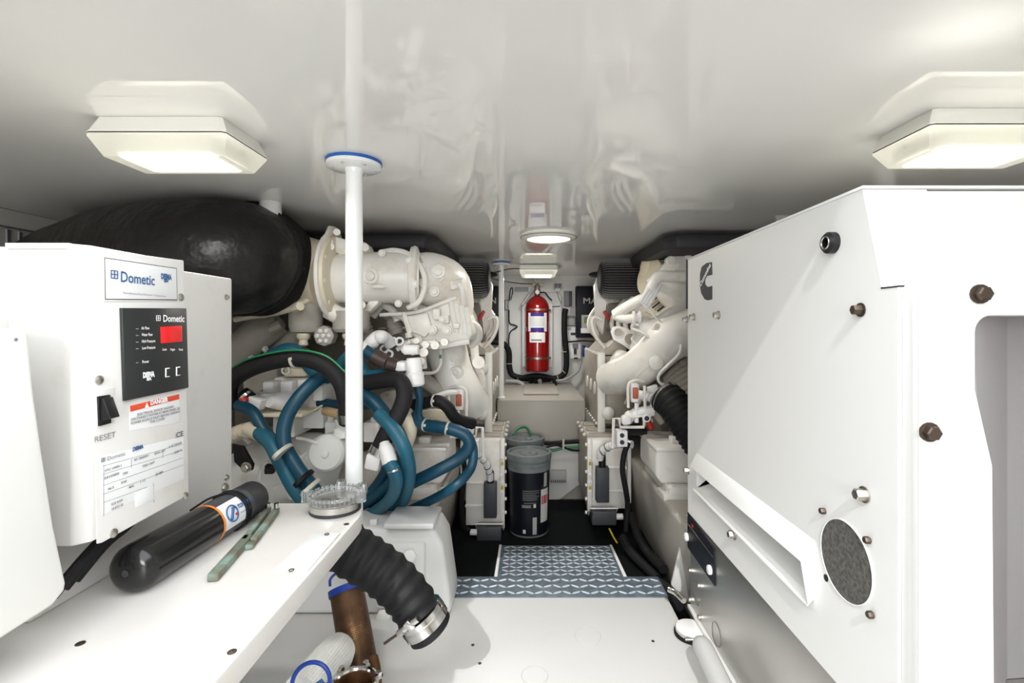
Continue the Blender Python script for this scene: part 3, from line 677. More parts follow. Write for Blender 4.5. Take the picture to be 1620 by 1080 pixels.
a, b = P(478, 1100, 1.00), P(541, 1022, 1.14); ax = (b-a).normalized(); u = ax.orthogonal().normalized(); v = ax.cross(u)
rs = []
for i in range(7):
    t = (b-a).length*i/6; r0 = .043 if i < 5 else (.0415 if i == 5 else .034)
    rs.append([a+ax*t+(u*math.cos(2*PI*k/180)+v*math.sin(2*PI*k/180))*(r0+(.0010 if k % 4 < 2 else -.0010)) for k in range(180)])
MB().rings(rs).build('fluted_body', 'plasticw', fl)
hr = thing('ring_tool', 'blue plastic ring handle standing at the bottom edge', 'handle', P(492, 1085, .95))
MB().ring(P(492, 1080, .93), (.1, -1, .25), .035, .0042, 40, 8).build('ring', 'bluep', hr)
MB().cyl(P(462, 1082, .93), P(470, 1190, .93), .004).build('stem', 'bluep', hr)
MB().cyl(P(521, 1085, .93), P(512, 1190, .93), .004).build('stem', 'bluep', hr)
MB().box(P(510, 1090, .935), (.02, .003, .035), Matrix.Rotation(-.6, 3, 'Y')).build('web', 'inkb', hr)
sb = thing('bronze_strainer', 'bronze strainer body with steel band at the bottom edge', 'strainer', P(560, 1100, 1.0))
c = P(560, 1082, 1.02); c2 = Vector((c.x, c.y, Z(-.8495)))
MB().lathe(c2, (0, 0, 1), [(0, .05), (c.z-c2.z-.02, .05), (c.z-c2.z, .046), (c.z-c2.z, .036), (c.z-c2.z-.02, .034)], 36).build('body', 'copper', sb)
MB().ring(c+Vector((0, 0, .002)), (0, 0, 1), .045, .006, 40, 8).build('rim', 'chrome', sb)
for a_ in (20, 80, 140, 200, 260, 320):
    d = Vector((math.cos(math.radians(a_)), math.sin(math.radians(a_)), 0))
    MB().bolt(c+d*.05+Vector((0, 0, .004)), (0, 0, 1), .007, .01).build('nut', 'chrome', sb)
MB().tube([P(590, 1040, 1.1), P(594, 1060, 1.08), P(596, 1090, 1.06)], .012, 10).build('drain_pipe', 'copper', sb)
# ================================================================== CEILING LAMPS
def batten(name_label, x0, x1, y0, y1, es, en, slim=False):
    zt = Z(.3695)
    t = thing('ceiling_lamp', name_label, 'lamp', ((x0+x1)/2, (y0+y1)/2, zt))
    cx, cy = (x0+x1)/2, (y0+y1)/2; wx, wy = (x1-x0)/2, (y1-y0)/2
    def fr(a, b, z, c=.10):
        k = min(a, b)*c
        return [Vector((cx+x, cy+y, z)) for x, y in ((-a, -b+k*.6), (-a+k, -b), (a-k, -b), (a, -b+k*.6), (a, b-k*.6), (a-k, b), (-a+k, b), (-a, b-k*.6))]
    MB().rings([fr(wx*.90, wy*.86, zt), fr(wx*.985, wy*.97, Z(.366 if slim else .345)), fr(wx, wy, Z(.364 if slim else .342)), fr(wx, wy, Z(.340))]).build('housing', 'housing', t, ang=25)
    MB().rings([fr(wx*.995, wy*.99, Z(.3398)), fr(wx*.995, wy*.99, Z(.3378))]).build('gasket', 'boltd', t)
    MB().rings([fr(wx, wy, Z(.3376)), fr(wx, wy, Z(.334)), fr(wx*.88, wy*.72, Z(.303)), fr(wx*.83, wy*.62, Z(.301))]).build('lens', 'lens', t, ang=25)
    MB().rings([fr(wx*.72, wy*.66, Z(.3395)), fr(wx*.70, wy*.62, Z(.3125))]).build('reflector', 'housing', t, ang=25)
    MB().rings([fr(wx*.68, wy*.60, Z(.3122)), fr(wx*.68, wy*.60, Z(.3110))]).build('tube', M['lamp'], t, ang=25)
    MB().box((x1-wx*.12 if x0 < 0 else x0+wx*.12, cy, Z(.326)), (.004, .006, .010), bev=.001).build('clip', 'zinc', t)
    l = bpy.data.lights.new('lamp_light', 'AREA'); l.shape = 'RECTANGLE'; l.size = wx*1.4; l.size_y = wy*1.0; l.energy = en; l.color = (1, .98, .93)
    lo_ = bpy.data.objects.new('lamp_light', l); COL.objects.link(lo_); lo_.parent = t; lo_.location = Vector((cx, cy, Z(.297)))-Vector(t['_w'])
    return t
batten('rectangular ceiling lamp above the black duct on the left', -.773, -.527, .845, .985, 9, 2.2)
batten('rectangular ceiling lamp above the generator on the right', .680, .935, .812, .955, 9, 0.4)
batten('small rectangular ceiling lamp right in front of the fire extinguisher', -.042, .188, 2.90, 3.10, 9, 3.2, True)
c = Vector((.090, 1.98, Z(.3697)))
rl = thing('round_lamp', 'round white recessed ceiling lamp in the middle of the ceiling', 'lamp', c)
MB().lathe(c, (0, 0, -1), [(0, .113), (.010, .115), (.016, .108), (.019, .090), (.016, .087)], 48, False).build('bezel', 'housing', rl)
MB().ring(c-Vector((0, 0, .0105)), (0, 0, 1), .1145, .0012, 48, 5).build('seam', 'ink', rl)
MB().lathe(c-Vector((0, 0, .0165)), (0, 0, -1), [(0, .088), (.002, .080), (.003, .001)], 40).build('lamp_face', 'lampface', rl)
l = bpy.data.lights.new('lamp_light', 'AREA'); l.shape = 'DISK'; l.size = .16; l.energy = 2.4; l.color = (1, .95, .85)
o = bpy.data.objects.new('lamp_light', l); COL.objects.link(o); o.parent = rl; o.location = (0, 0, -.022)

# ================================================================== PILLARS
def pillar(x, y, r, zb, label, rf):
    t = thing('support_pillar', label, 'pillar', (x, y, zb), 'white ceiling pillars')
    MB().cyl((x, y, zb), (x, y, Z(.352)), r, seg=28).build('pole', 'pillar', t)
    MB().lathe((x, y, Z(.369)), (0, 0, -1), [(0, rf), (.006, rf)], 40).build('gasket', 'flange', t)
    MB().lathe((x, y, Z(.363)), (0, 0, -1), [(0, rf*.985), (.007, rf*.985), (.010, rf*.9), (.011, r*1.1), (.02, r*1.03)], 40).build('flange', 'pillar', t)
    for k in range(6):
        a = PI*k/3+.3
        MB().lathe((x+math.cos(a)*rf*.78, y+math.sin(a)*rf*.78, Z(.3535)), (0, 0, -1), [(0, .004), (.002, .003)], 8).build('screw', 'steel', t)
    MB().lathe((x, y, zb), (0, 0, 1), [(0, r*1.6), (.006, r*1.6), (.012, r*1.05)], 28).build('foot', 'pillar', t)
pillar(-.3885, 1.09, .0187, Z(-.4995), 'white pillar in front with blue-edged ceiling flange', .061)
pillar(-.148, 2.83, .0155, Z(-.423), 'slim far white pillar standing on the low locker', .053)

# ================================================================== LEFT SIDE WALL: grilles, blower
def side_wall(sx, tag_, blower=True):
    X0 = XL if sx < 0 else XR
    def p(y, z, dx=0): return Vector((X0-sx*dx, y, Z(z)))
    v = thing('vent_grille', 'slatted air vent grille high on the %s side wall' % tag_, 'vent', p(1.5, .15))
    n = MB(); n.bb(p(1.20, .172, .0005), p(1.69, .3155, .008), .002); n.build('frame', 'beige', v)
    for k in range(13):
        MB().box(p(1.225+k*.0365, .244, .014), (.005, .022, .128), Matrix.Rotation(.5, 3, 'Z')).build('slat', 'slat', v)
    v2 = thing('vent_grille', 'low slatted vent grille below the beam on the %s side wall' % tag_, 'vent', p(1.5, .05))
    MB().bb(p(1.30, -.10, 0.0005), p(2.0, .09, .010)).build('frame', 'dark', v2)
    for k in range(16): MB().box(p(1.33+k*.041, 0, .016), (.008, .016, .17)).build('slat', 'slat', v2)
    if blower:
        b = thing('blower', 'dark grey round blower fan mounted on the %s side wall' % tag_, 'fan', p(1.90, .2, .2))
        c = p(1.90, .255, .02)
        ax = Vector((-sx, -.35, 0)).normalized()
        MB().lathe(c, ax, [(0, .08), (.02, .092), (.09, .096), (.11, .085), (.115, .045)], 40).build('housing', 'fan', b)
        MB().lathe(c+ax*.115, ax, [(0, .045), (.004, .043), (.004, .012)], 30).build('hub_label', 'greyl', b)
        for k in range(3):
            a = k*2*PI/3; u = ax.orthogonal().normalized(); w_ = ax.cross(u); d = u*math.cos(a)+w_*math.sin(a)
            MB().box(c+ax*.121+d*.024, (.012, .012, .012), bev=.002).build('hub_mark', 'redp', b)
            MB().box(c+ax*.03+d*.10, (.03, .03, .04), bev=.004).build('mounting_lug', 'fan', b)
        MB().cyl(c+ax*.05+Vector((0, .03, -.04)), c+ax*.05+Vector((0, .18, -.12)), .045, seg=20).build('outlet', 'fan', b)
        w4 = thing('wall_locker', 'flat white locker high on the %s side wall behind the blower' % tag_, 'locker', p(2.2, .1, .03))
        MB().bb(p(2.12, .05, .0005), p(2.9, .31, .004), .002).build('door', 'wall', w4)
        w3 = thing('wall_cable', 'thin dark cable running along the top of the %s side wall' % tag_, 'cable', p(2.0, .3, .11))
        MB().tube([p(2.0, .30, .08), p(2.1, .27, .03), p(2.2, .24, .006), p(2.6, .22, .006)], .005, 6).build('run', 'rubber', w3)
side_wall(-1, 'left'); side_wall(1, 'right')
def stub(x, y, lab):
    t = tag(MB().cyl((x, y, Z(.24)), (x, y, Z(.3695)), .030, seg=24).build('ceiling_pipe', 'white'), lab, 'pipe')
stub(P(428, 0, 1.45).x, 1.45, 'short white vertical pipe at the ceiling behind the black duct')
stub(XM-P(428, 0, 1.45).x+.17, 1.52, 'short white vertical pipe at the ceiling behind the generator')

# ================================================================== BLACK AIR DUCT
du = thing('air_duct', 'fat black wrapped flexible air duct curving off behind the control box', 'duct', P(300, 500, 1.4))
MB().tube([P(54, 449, 1.654), P(84, 438, 1.63), P(128, 425, 1.57), P(210, 411, 1.45), P(300, 407, 1.385), P(358, 407, 1.40), P(392, 409, 1.465), P(404, 412, 1.55)], [.128, .138, .148, .160, .166, .166, .166, .166], 48, 10).build('duct', 'wrap', du)
MB().tube([P(384, 408, 1.445), P(398, 411, 1.50), P(410, 415, 1.58), P(418, 419, 1.67)], [.1695, .174, .176, .166], 48, 6).build('collar', 'collar', du)
MB().ring(P(384, 408, 1.445), P(394, 410, 1.485)-P(378, 407, 1.43), .1695, .0045, 64, 6).build('collar_seam', 'rubber', du)
MB().tube([P(54, 449, 1.654), P(72, 442, 1.64)], [.133, .141], 40).build('end_sleeve', 'beige', du)
for px, py, Y in ((66, 444.5, 1.645),): MB().ring(P(px, py, Y), P(72, 442, 1.64)-P(54, 449, 1.654), .142, .004, 48, 6).build('hose_clamp', 'steel', du)

# ================================================================== THE TWO ENGINES
def engine(side):
    f = mir if side > 0 else None
    def N():
        m = MB(); m.f = f; return m
    def q(px, py, Y): return P(px, py, Y)
    lab = 'right' if side > 0 else 'left'
    lt = {-1: 'large off-white marine diesel engine on the left behind the blue hoses', 1: 'large off-white marine diesel engine on the right, half hidden by the generator'}[side]
    base = Vector((-.75, 2.6, Z(-.80))); 
    if f: base = f(base)
    e = thing('marine_engine', lt, 'engine', base, 'marine diesel engines')
    B = lambda mb, n, m='eng': mb.build(n, m, e)
    # crankcase and heads (a V block)
    B(N().prism([Vector((x, 2.12, Z(z))) for x, z in ((-1.25, -.62), (-.42, -.62), (-.38, -.30), (-.46, -.02), (-.70, .14), (-1.0, .14), (-1.25, -.02))], (0, 1.30, 0), .02), 'crankcase', 'engshade')
    B(N().prism([Vector((x, 2.2, Z(z))) for x, z in ((-.80, .10), (-.42, -.06), (-.34, .10), (-.50, .24), (-.74, .27))], (0, 1.2, 0), .02), 'cylinder_head', 'eng')
    # charge cooler: inner plate with oval covers and bolts
    B(N().bb((-.36, 2.46, Z(-.50)), (-.190, 3.02, Z(-.155)), .006), 'charge_cooler', 'fin')
    B(N().bb((-.192, 2.455, Z(-.515)), (-.176, 3.02, Z(-.148)), .003), 'cooler_cover', 'fin')
    B(N().bb((-.212, 2.435, Z(-.56)), (-.172, 2.462, Z(-.135)), .008), 'cooler_flange')
    B(N().prism([Vector((x, 2.47, Z(z))) for x, z in ((-.19, -.15), (-.32, -.15), (-.34, -.06), (-.26, -.075))], (0, .54, 0), .004), 'cooler_top', 'fin')
    for k in range(7):
        B(N().bolt((-.183, 2.50+k*.08, Z(-.150)), (.3, 0, 1), .010, .012, False), 'bolt')
    for k in range(8):
        B(N().bolt((-.178, 2.49+k*.07, Z(-.500)), (1, 0, -.3), .007, .010, False), 'bolt')
    for k in range(3):
        B(N().lathe((-.178, 2.56+k*.155, Z(-.33)), (1, 0, 0), [(0, .036), (.006, .034), (.009, .02)], 24), 'oval_cover')
    for z in (-.22, -.44):
        B(N().ball((-.225, 2.43, Z(z)), .034, (1, .7, 1)), 'corner_boss')
    # curved intake runners
    for k in range(7):
        y = 2.44+k*.075; dx = -.021*(6-k)
        B(N().tube([(XM-.50+dx, y-.03, Z(-.15)), (XM-.42+dx, y, Z(-.07)), (XM-.375+dx, y, Z(-.01)), (XM-.385+dx, y, Z(.06)), (XM-.45+dx, y, Z(.15))], .0125, 10, 5), 'intake_runner')
    B(N().prism([Vector((XM-x, 2.60, Z(z))) for x, z in ((.44, -.16), (.42, -.05), (.44, .12), (.62, .14), (.62, -.16))], (0, .42, 0), .005), 'runner_gap_shade', 'engshade')  # added dark block, stands for the shade between the runners
    # pleated air filter, end caps, housing
    c0 = Vector((XM-.378, 2.54, Z(.247))); rs = []
    for i, (t, rr) in enumerate(((0, .060), (.005, .080), (.016, .096), (.034, .105), (.25, .105), (.27, .098))):
        rs.append([c0+Vector((-t, math.cos(2*PI*k/168)*(rr+(.004 if k % 4 < 2 else -.006)), math.sin(2*PI*k/168)*(rr+(.004 if k % 4 < 2 else -.006)))) for k in range(168)])
    core = B(N().lathe(c0, (-1, 0, 0), [(0, .055), (.005, .073), (.016, .090), (.034, .0985), (.25, .0985), (.27, .092)], 48), 'air_filter', 'rubber')
    pm = N()
    for k in range(44):
        a = 2*PI*k/44; d = Vector((0, math.cos(a), math.sin(a))); tt = Vector((0, -math.sin(a), math.cos(a)))*.0028
        pr_ = [(.004, .070), (.016, .094), (.034, .1045), (.25, .1045)]
        lo_ = [pm.v(c0+Vector((-t, 0, 0))+d*(r_-.012)+tt) for t, r_ in pr_]; hi_ = [pm.v(c0+Vector((-t, 0, 0))+d*r_) for t, r_ in pr_]; l2 = [pm.v(c0+Vector((-t, 0, 0))+d*(r_-.012)-tt) for t, r_ in pr_]
        for i in range(3):
            pm.face([lo_[i], lo_[i+1], hi_[i+1], hi_[i]]); pm.face([hi_[i], hi_[i+1], l2[i+1], l2[i]])
    pm_ = pm.build('filter_pleats', 'pleat', e, smooth=False); pm_['kind'] = 'stuff'
    B(N().lathe(c0-Vector((.255, 0, 0)), (-1, 0, 0), [(0, .112), (.03, .112)], 36), 'filter_clamp', 'black')
    B(N().prism([Vector((XM-x, 2.66, Z(z))) for x, z in ((.372, .22), (.40, .29), (.56, .30), (.56, -.06), (.44, -.09), (.385, .02))], (0, .06, 0), .015), 'filter_housing')
    B(N().ball((XM-.395, 2.70, Z(.285)), .035, (1.4, 1, .5)), 'breather', 'black')
    B(N().cyl((XM-.44, 2.62, Z(.15)), (XM-.45, 2.62, Z(.03)), .006), 'strap', 'cream')
    B(N().box((XM-.425, 2.57, Z(.055)), (.016, .02, .055), Matrix.Rotation(.5 if True else 0, 3, 'Y'), .004), 'red_latch', 'redp')
    # hooked coolant pipe
    B(N().tube([(XM-.43, 2.52, Z(-.14)), (XM-.36, 2.50, Z(-.06)), (XM-.335, 2.49, Z(.02)), (XM-.355, 2.49, Z(.045)), (XM-.39, 2.5, Z(.03))], .010, 10), 'hooked_pipe')
    # dark plastic intake tray under the ceiling
    B(N().prism([Vector((XM-x, y, Z(.352))) for x, y in ((.534, 2.45), (.534, 1.90), (.575, 1.85), (1.35, 1.85), (1.35, 2.75), (.534, 2.75))], (0, 0, -.058), .012), 'intake_tray', 'dark')
    # bilge-side sump box with ribs, bolts, grey junction boxes
    s0, s1 = -.291, -.104
    zb_, dz = (-.955, -.030) if side < 0 else (-.875, .042)
    B(N().bb((s0, 2.31, Z(zb_)), (s1-.012, 2.76, Z(-.545)), .006), 'sump_box')
    B(N().bb((s1-.022, 2.30, Z(zb_-.01)), (s1, 2.335, Z(-.54)), .003), 'sump_flange')
    B(N().bb((s1-.016, 2.33, Z(zb_-.01)), (s1-.004, 2.77, Z(-.54)), .002), 'sump_side', 'fin')
    for k in range(3): B(N().bb((s0+.01, 2.36+k*.13, Z(-.546)), (s1-.02, 2.42+k*.13, Z(-.532)), .004), 'sump_rib', 'fin')
    for z in (-.72+dz, -.83+dz): B(N().bb((s0-.002, 2.303, Z(z-.006)), (s1-.10, 2.315, Z(z+.006)), .003), 'sump_web')
    for k in range(6): B(N().bolt((s1-.002, 2.32, Z(-.57-k*.065)), (1, 0, 0), .008, .010, False), 'bolt')
    for k in range(4): B(N().bolt((s1-.002, 2.42+k*.1, Z(-.55)), (.5, 0, 1), .009, .012, False), 'bolt')
    for z, r in ((-.63, .006), (-.71, .008), (-.745, .010), (-.79, .009)): B(N().bolt((s1-.012, 2.2995, Z(z)), (0, -1, 0), r, .004), 'bolt')
    for z in (-.655, -.77): B(N().bb((s1-.018, 2.297, Z(z-.008)), (s1-.006, 2.3, Z(z+.008))), 'paint_mark', 'yellow')
    B(N().bb((s0-.03, 2.34, Z(-.86)), (s0-.012, 2.70, Z(-.56)), .004), 'sump_back')
    j = N().bb((s1-.096, 2.252, Z(-.868+dz)), (s1-.036, 2.30, Z(-.705+dz)), .004); B(j, 'junction_box', 'slate')
    j = N().bb((s1-.125, 2.225, Z(-.962+dz)), (s1-.012, 2.285, Z(-.898+dz)), .006); B(j, 'junction_box', 'slate')
    B(N().tube([(s1-.02, 2.31, Z(-.69+dz)), (s1-.026, 2.275, Z(-.69+dz)), (s1-.026, 2.275, Z(-.86+dz)), (s1-.02, 2.31, Z(-.86+dz))], .0035, 6, smooth=False), 'wire_guard')
    B(N().tube([(s1-.132, 2.31, Z(-.945+dz)), (s1-.132, 2.24, Z(-.888+dz)), (s1-.006, 2.24, Z(-.888+dz)), (s1-.006, 2.31, Z(-.945+dz))], .0035, 6, smooth=False), 'wire_guard')
    B(N().cyl((s1-.12, 2.25, Z(-.93+dz)), (s1-.158, 2.25, Z(-.93+dz)), .014, seg=8), 'cable_gland', 'white')
    B(N().cyl((s1-.066, 2.275, Z(-.705+dz)), (s1-.066, 2.275, Z(-.655+dz)), .017), 'cable_boot', 'black')
    # resilient mount in front
    m0 = [(-.31, -.600), (-.31, -.47), (-.325, -.455), (-.515, -.455), (-.52, -.60)]
    mp = N(); 
    mp.prism([Vector((x, 1.83, Z(z))) for x, z in ((-.520, -.585), (-.500, -.600), (-.325, -.600), (-.303, -.570), (-.305, -.480), (-.318, -.458), (-.52, -.458))], (0, .26, 0), .012, 3); B(mp, 'mount_block')
    B(N().bb((-.53, 1.815, Z(-.475)), (-.300, 2.10, Z(-.457)), .006), 'mount_cap')
    B(N().bb((-.42, 1.87, Z(-.458)), (-.375, 1.915, Z(-.432)), .006), 'mount_nut')
    for x in (-.36, -.45): B(N().lathe((x, 1.815, Z(-.622)), (0, 0, 1), [(0, .024), (.006, .024), (.008, .019), (.020, .018), (.026, .012)], 6), 'mount_bolt')
    B(N().prism([Vector((x, 1.78, Z(z))) for x, z in ((-.56, -.672), (-.325, -.672), (-.318, -.622), (-.56, -.622))], (0, .09, 0), .005), 'mount_foot')
    B(N().bb((-.56, 1.785, Z(-.639)), (-.34, 2.15, Z(-.60)), .004), 'mount_rail')
    # orange-marked sensor bracket above the sump
    sx, ys, zz = -.258, (1.845 if side < 0 else 1.975), (-.284 if side < 0 else -.275)
    B(N().tube([(sx-.038, ys, Z(zz+.03)), (sx-.038, ys-.01, Z(zz-.09)), (sx+.03, ys-.01, Z(zz-.10))], .0065, 8, smooth=False), 'sensor_bracket')
    B(N().tube([(sx-.04, ys+.02, Z(zz+.045)), (sx, ys, Z(zz+.052)), (sx+.028, ys, Z(zz+.03)), (sx+.028, ys, Z(zz-.06))], .0060, 8), 'sensor_bracket')
    B(N().box((sx, ys+.01, Z(zz)), (.034, .02, .080), bev=.008), 'sensor', 'white')
    B(N().box((sx, ys-.004, Z(zz)), (.022, .012, .046), bev=.004), 'sensor', 'rust')
    B(N().cyl((sx-.005, ys, Z(zz-.04)), (sx-.005, ys, Z(zz-.12)), .009, seg=10), 'sensor_stem', 'white')
    B(N().box((sx+.042, ys-.02, Z(zz-.105)), (.036, .03, .036), bev=.007), 'sensor_cap', 'white')
    B(N().tube([(sx-.03, ys-.02, Z(zz-.10)), (sx-.03, ys-.02, Z(zz-.135)), (sx+.065, ys-.02, Z(zz-.135)), (sx+.07, ys-.02, Z(zz-.10)), (sx+.092, ys-.02, Z(zz-.10)), (sx+.095, ys-.02, Z(zz-.22))], .0062, 8, smooth=False), 'wire_guard')
    B(N().cyl((sx-.036, ys-.03, Z(zz-.095)), (sx-.036, ys-.045, Z(zz-.095)), .015, seg=16), 'sensor_plug', 'white')
    B(N().cyl((sx-.036, ys-.044, Z(zz-.095)), (sx-.036, ys-.047, Z(zz-.095)), .010, seg=16), 'sensor_plug', 'ink')
    B(N().bb((sx+.035, ys-.02, Z(zz-.215)), (sx+.078, ys+.03, Z(zz-.15)), .003), 'terminal', 'white')
    for k in range(2): B(N().cyl((sx+.058, ys-.025, Z(zz-.168-k*.028)), (sx+.058, ys-.018, Z(zz-.168-k*.028)), .009), 'terminal_pin', 'ink')
    # small castings, studs and pipes that crowd the engine front
    rr_ = random.Random(11 if side < 0 else 12)
    for k in range(26):
        x_, z_ = rr_.uniform(-.62, -.30), rr_.uniform(-.42, -.02); y_ = 2.10-rr_.uniform(0, .05)
        if k % 3 == 0: B(N().cyl((x_, y_, Z(z_)), (x_, y_-.04, Z(z_)), rr_.uniform(.012, .024), seg=12), 'boss', 'engd')
        elif k % 3 == 1: B(N().box((x_, y_, Z(z_)), (rr_.uniform(.03, .06), .05, rr_.uniform(.02, .05)), Matrix.Rotation(rr_.uniform(-.6, .6), 3, 'Y'), .004), 'casting_pad', 'engd')
        else: B(N().tube([(x_, y_, Z(z_)), (x_+rr_.uniform(-.06, .06), y_-.04, Z(z_-.05)), (x_+rr_.uniform(-.1, .1), y_-.02, Z(z_-.12))], .007, 8), 'fuel_line', 'fin')
    return e, B
EL, BL = engine(-1); ER, BR = engine(1)
W = lambda: MB()
# ---------------- left engine, front end
# flange plate and big intake pipe
fc = Vector((-.655, 1.63, Z(.165)))
pts = []
for k in range(28):
    a = 2*PI*k/28; rr = .148
    if 70 < math.degrees(a) < 110: rr = .168
    pts.append(fc+Vector((0, math.cos(a)*rr, math.sin(a)*rr)))
BL(W().prism(pts, (.012, 0, 0), .003), 'flange_plate', 'eng')
BL(W().lathe(fc+Vector((.012, 0, 0)), (1, 0, 0), [(0, .136), (.010, .134), (.012, .128), (.012, .108)], 40), 'flange_ring', 'cream')
for k in range(10):
    a = 2*PI*k/10+.2
    BL(W().bolt(fc+Vector((.013, math.cos(a)*.122, math.sin(a)*.122)), (1, 0, 0), .007, .012), 'bolt')
BL(W().tube([P(420, 425, 1.66), P(470, 430, 1.66), fc+Vector((-.002, 0, 0))], [.135, .125, .112], 36), 'intake_cone', 'cream')
BL(W().tube([P(418, 497, 1.60), P(455, 489, 1.56), P(495, 470, 1.58)], .012, 8), 'cone_lip', 'cream')
BL(W().cyl(P(466, 487, 1.52), P(475, 484, 1.5), .014, seg=8), 'boss', 'cream')
BL(W().tube([P(522, 441, 1.64), P(560, 440, 1.64), P(620, 439, 1.66), P(662, 440, 1.68)], [.082, .086, .088, .086], 36), 'intake_pipe')
BL(W().tube([P(520, 490, 1.60), P(540, 500, 1.60), P(560, 498, 1.62)], .03, 14), 'lower_lobe')
BL(W().prism([P(526, 395, 1.60), P(528, 372, 1.60), P(545, 378, 1.60), P(566, 398, 1.60), P(566, 412, 1.60), P(545, 410, 1.60)], (0, .05, 0), .008), 'gusset')
for px, py, r in ((533, 367, .011), (523, 390, .011), (577, 391, .013), (572, 482, .013)):
    BL(W().cyl(P(px, py, 1.62), P(px, py, 1.56), r, seg=14), 'stud')
BL(W().prism([P(572, 380, 1.62), P(582, 388, 1.62), P(590, 405, 1.62), P(575, 408, 1.62)], (0, .05, 0), .006), 'ear')
BL(W().prism([P(572, 490, 1.62), P(590, 468, 1.62), P(600, 478, 1.62), P(580, 498, 1.62)], (0, .05, 0), .006), 'ear')
c = P(587, 437, 1.572)
BL(W().lathe(c-Vector((0, -.03, 0)), (0, -1, 0), [(0, .030), (.036, .028), (.040, .024), (.040, .021), (.036, .020), (.036, .016), (.044, .014), (.046, .010)], 32), 'pipe_plug')
BL(W().ball(P(598, 453, 1.552), .016, (1.6, .5, .5)), 'casting_mark')
# V clamp and turbo elbow
BL(W().lathe(P(650, 440, 1.68), (1, .12, 0), [(0, .088), (.004, .108), (.016, .112), (.024, .108), (.03, .09)], 40), 'flange')
for px, py in ((604, 400), (647, 412), (630, 480), (656, 449)):
    BL(W().cyl(P(px, py, 1.66), P(px, py, 1.58), .012, seg=14), 'stud'); BL(W().bolt(P(px, py, 1.58), (0, -1, 0), .009, .006, False), 'bolt')
BL(W().tube([P(606, 398, 1.63), P(625, 396, 1.62), P(646, 402, 1.62), P(664, 420, 1.62), P(672, 445, 1.62), P(664, 475, 1.62), P(645, 487, 1.63)], .009, 8), 'casting_rim')
BL(W().tube([P(655, 440, 1.72), P(680, 442, 1.76), P(702, 452, 1.82), P(712, 480, 1.88), P(712, 515, 1.92)], [.088, .098, .100, .092, .080], 32), 'turbo_elbow')
BL(W().prism([P(600, 497, 1.70), P(660, 492, 1.70), P(724, 468, 1.70), P(735, 492, 1.70), P(748, 525, 1.70), P(742, 540, 1.70), P(700, 545, 1.70), P(660, 538, 1.70), P(646, 528, 1.70), P(634, 505, 1.70)], (0, .26, 0), .018, 3), 'thermostat_housing')
BL(W().prism([P(642, 500, 1.685), P(676, 494, 1.685), P(684, 520, 1.685), P(672, 534, 1.685), P(652, 526, 1.685)], (0, .02, 0), .006), 'raised_pad')
for px, py, w_, h_ in ((690, 497, 12, 18), (706, 505, 8, 14), (722, 515, 10, 10)):
    BL(W().pb(px-w_/2, py-h_/2, px+w_/2, py+h_/2, 1.67, 1.72, .005), 'housing_boss')
for px, py, r in ((693, 430, .014), (687, 461, .011), (700, 505, .008), (684, 522, .010), (707, 523, .010), (671, 422, .009), (669, 447, .010)):
    BL(W().lathe(P(px, py, 1.662), (0.1, -1, 0), [(-.06, r*1.6), (.002, r*1.6), (.003, r), (.012, r*.95), (.013, r*.6)], 20), 'plug')
BL(W().prism([P(686, 424, 1.675), P(692, 414, 1.675), P(702, 420, 1.675), P(704, 440, 1.675), P(696, 446, 1.675), P(688, 440, 1.675)], (0, .06, 0), .006), 'sensor_boss')
for k in range(4):
    BL(W().tube([P(714+k*8, 478+k*3, 1.70), P(717+k*8, 500+k*3, 1.69), P(722+k*7, 524+k*2, 1.70)], .010, 8), 'casting_rib')
BL(W().tube([P(645, 540, 1.69), P(690, 548, 1.69), P(742, 540, 1.69)], .010, 8), 'casting_rim')
BL(W().tube([P(601, 498, 1.69), P(660, 493, 1.69), P(722, 470, 1.69)], .007, 8), 'casting_rim')
BL(W().pb(712, 444, 720, 458, 1.70, 1.76, .004), 'fitting'); BL(W().cyl(P(716, 452, 1.72), P(735, 447, 1.70), .018, seg=8), 'fitting')
BL(W().tube([P(727, 448, 1.70), P(732, 458, 1.70), P(733, 475, 1.71), P(738, 488, 1.75)], .0125, 10), 'breather_pipe')
# main coolant elbow
BL(W().tube([P(694, 515, 2.0), P(706, 550, 1.98), P(716, 585, 1.96), P(728, 615, 1.97), P(745, 640, 2.05)], [.080, .082, .078, .084, .080], 32), 'coolant_elbow')
BL(W().lathe(P(722, 589, 1.885), (-.1, -1, 0), [(-.03, .026), (.004, .026), (.006, .022), (.004, .020), (.006, .012), (.010, .010)], 28), 'elbow_plug')
BL(W().tube([P(700, 545, 1.93), P(708, 560, 1.90), P(716, 572, 1.885)], .0025, 6), 'casting_line')
BL(W().tube([P(750, 545, 2.04), P(753, 575, 2.04), P(762, 600, 2.08), P(764, 640, 2.14)], .018, 12), 'side_pipe')
BL(W().cyl(P(757, 573, 2.1), P(757, 573, 2.0), .026, seg=18), 'elbow_boss'); BL(W().cyl(P(758, 628, 2.1), P(758, 628, 2.0), .024, seg=18), 'elbow_boss')
BL(W().prism([P(700, 605, 1.95), P(708, 601, 1.95), P(740, 618, 1.95), P(735, 626, 1.95), P(705, 620, 1.95)], (0, .05, 0), .008), 'bracket')
BL(W().tube([P(727, 515, 1.84), P(745, 512, 1.83), P(756, 520, 1.86), P(757, 535, 1.9), P(745, 546, 1.93)], .015, 10), 'bypass_pipe')
BL(W().tube([P(697, 523, 1.80), P(697, 560, 1.78), P(696, 578, 1.78), P(686, 589, 1.76), P(664, 590, 1.68)], .0065, 8), 'thin_pipe')
BL(W().pb(694.5, 561, 698.5, 567, 1.765, 1.77), 'pipe_tag', 'green')
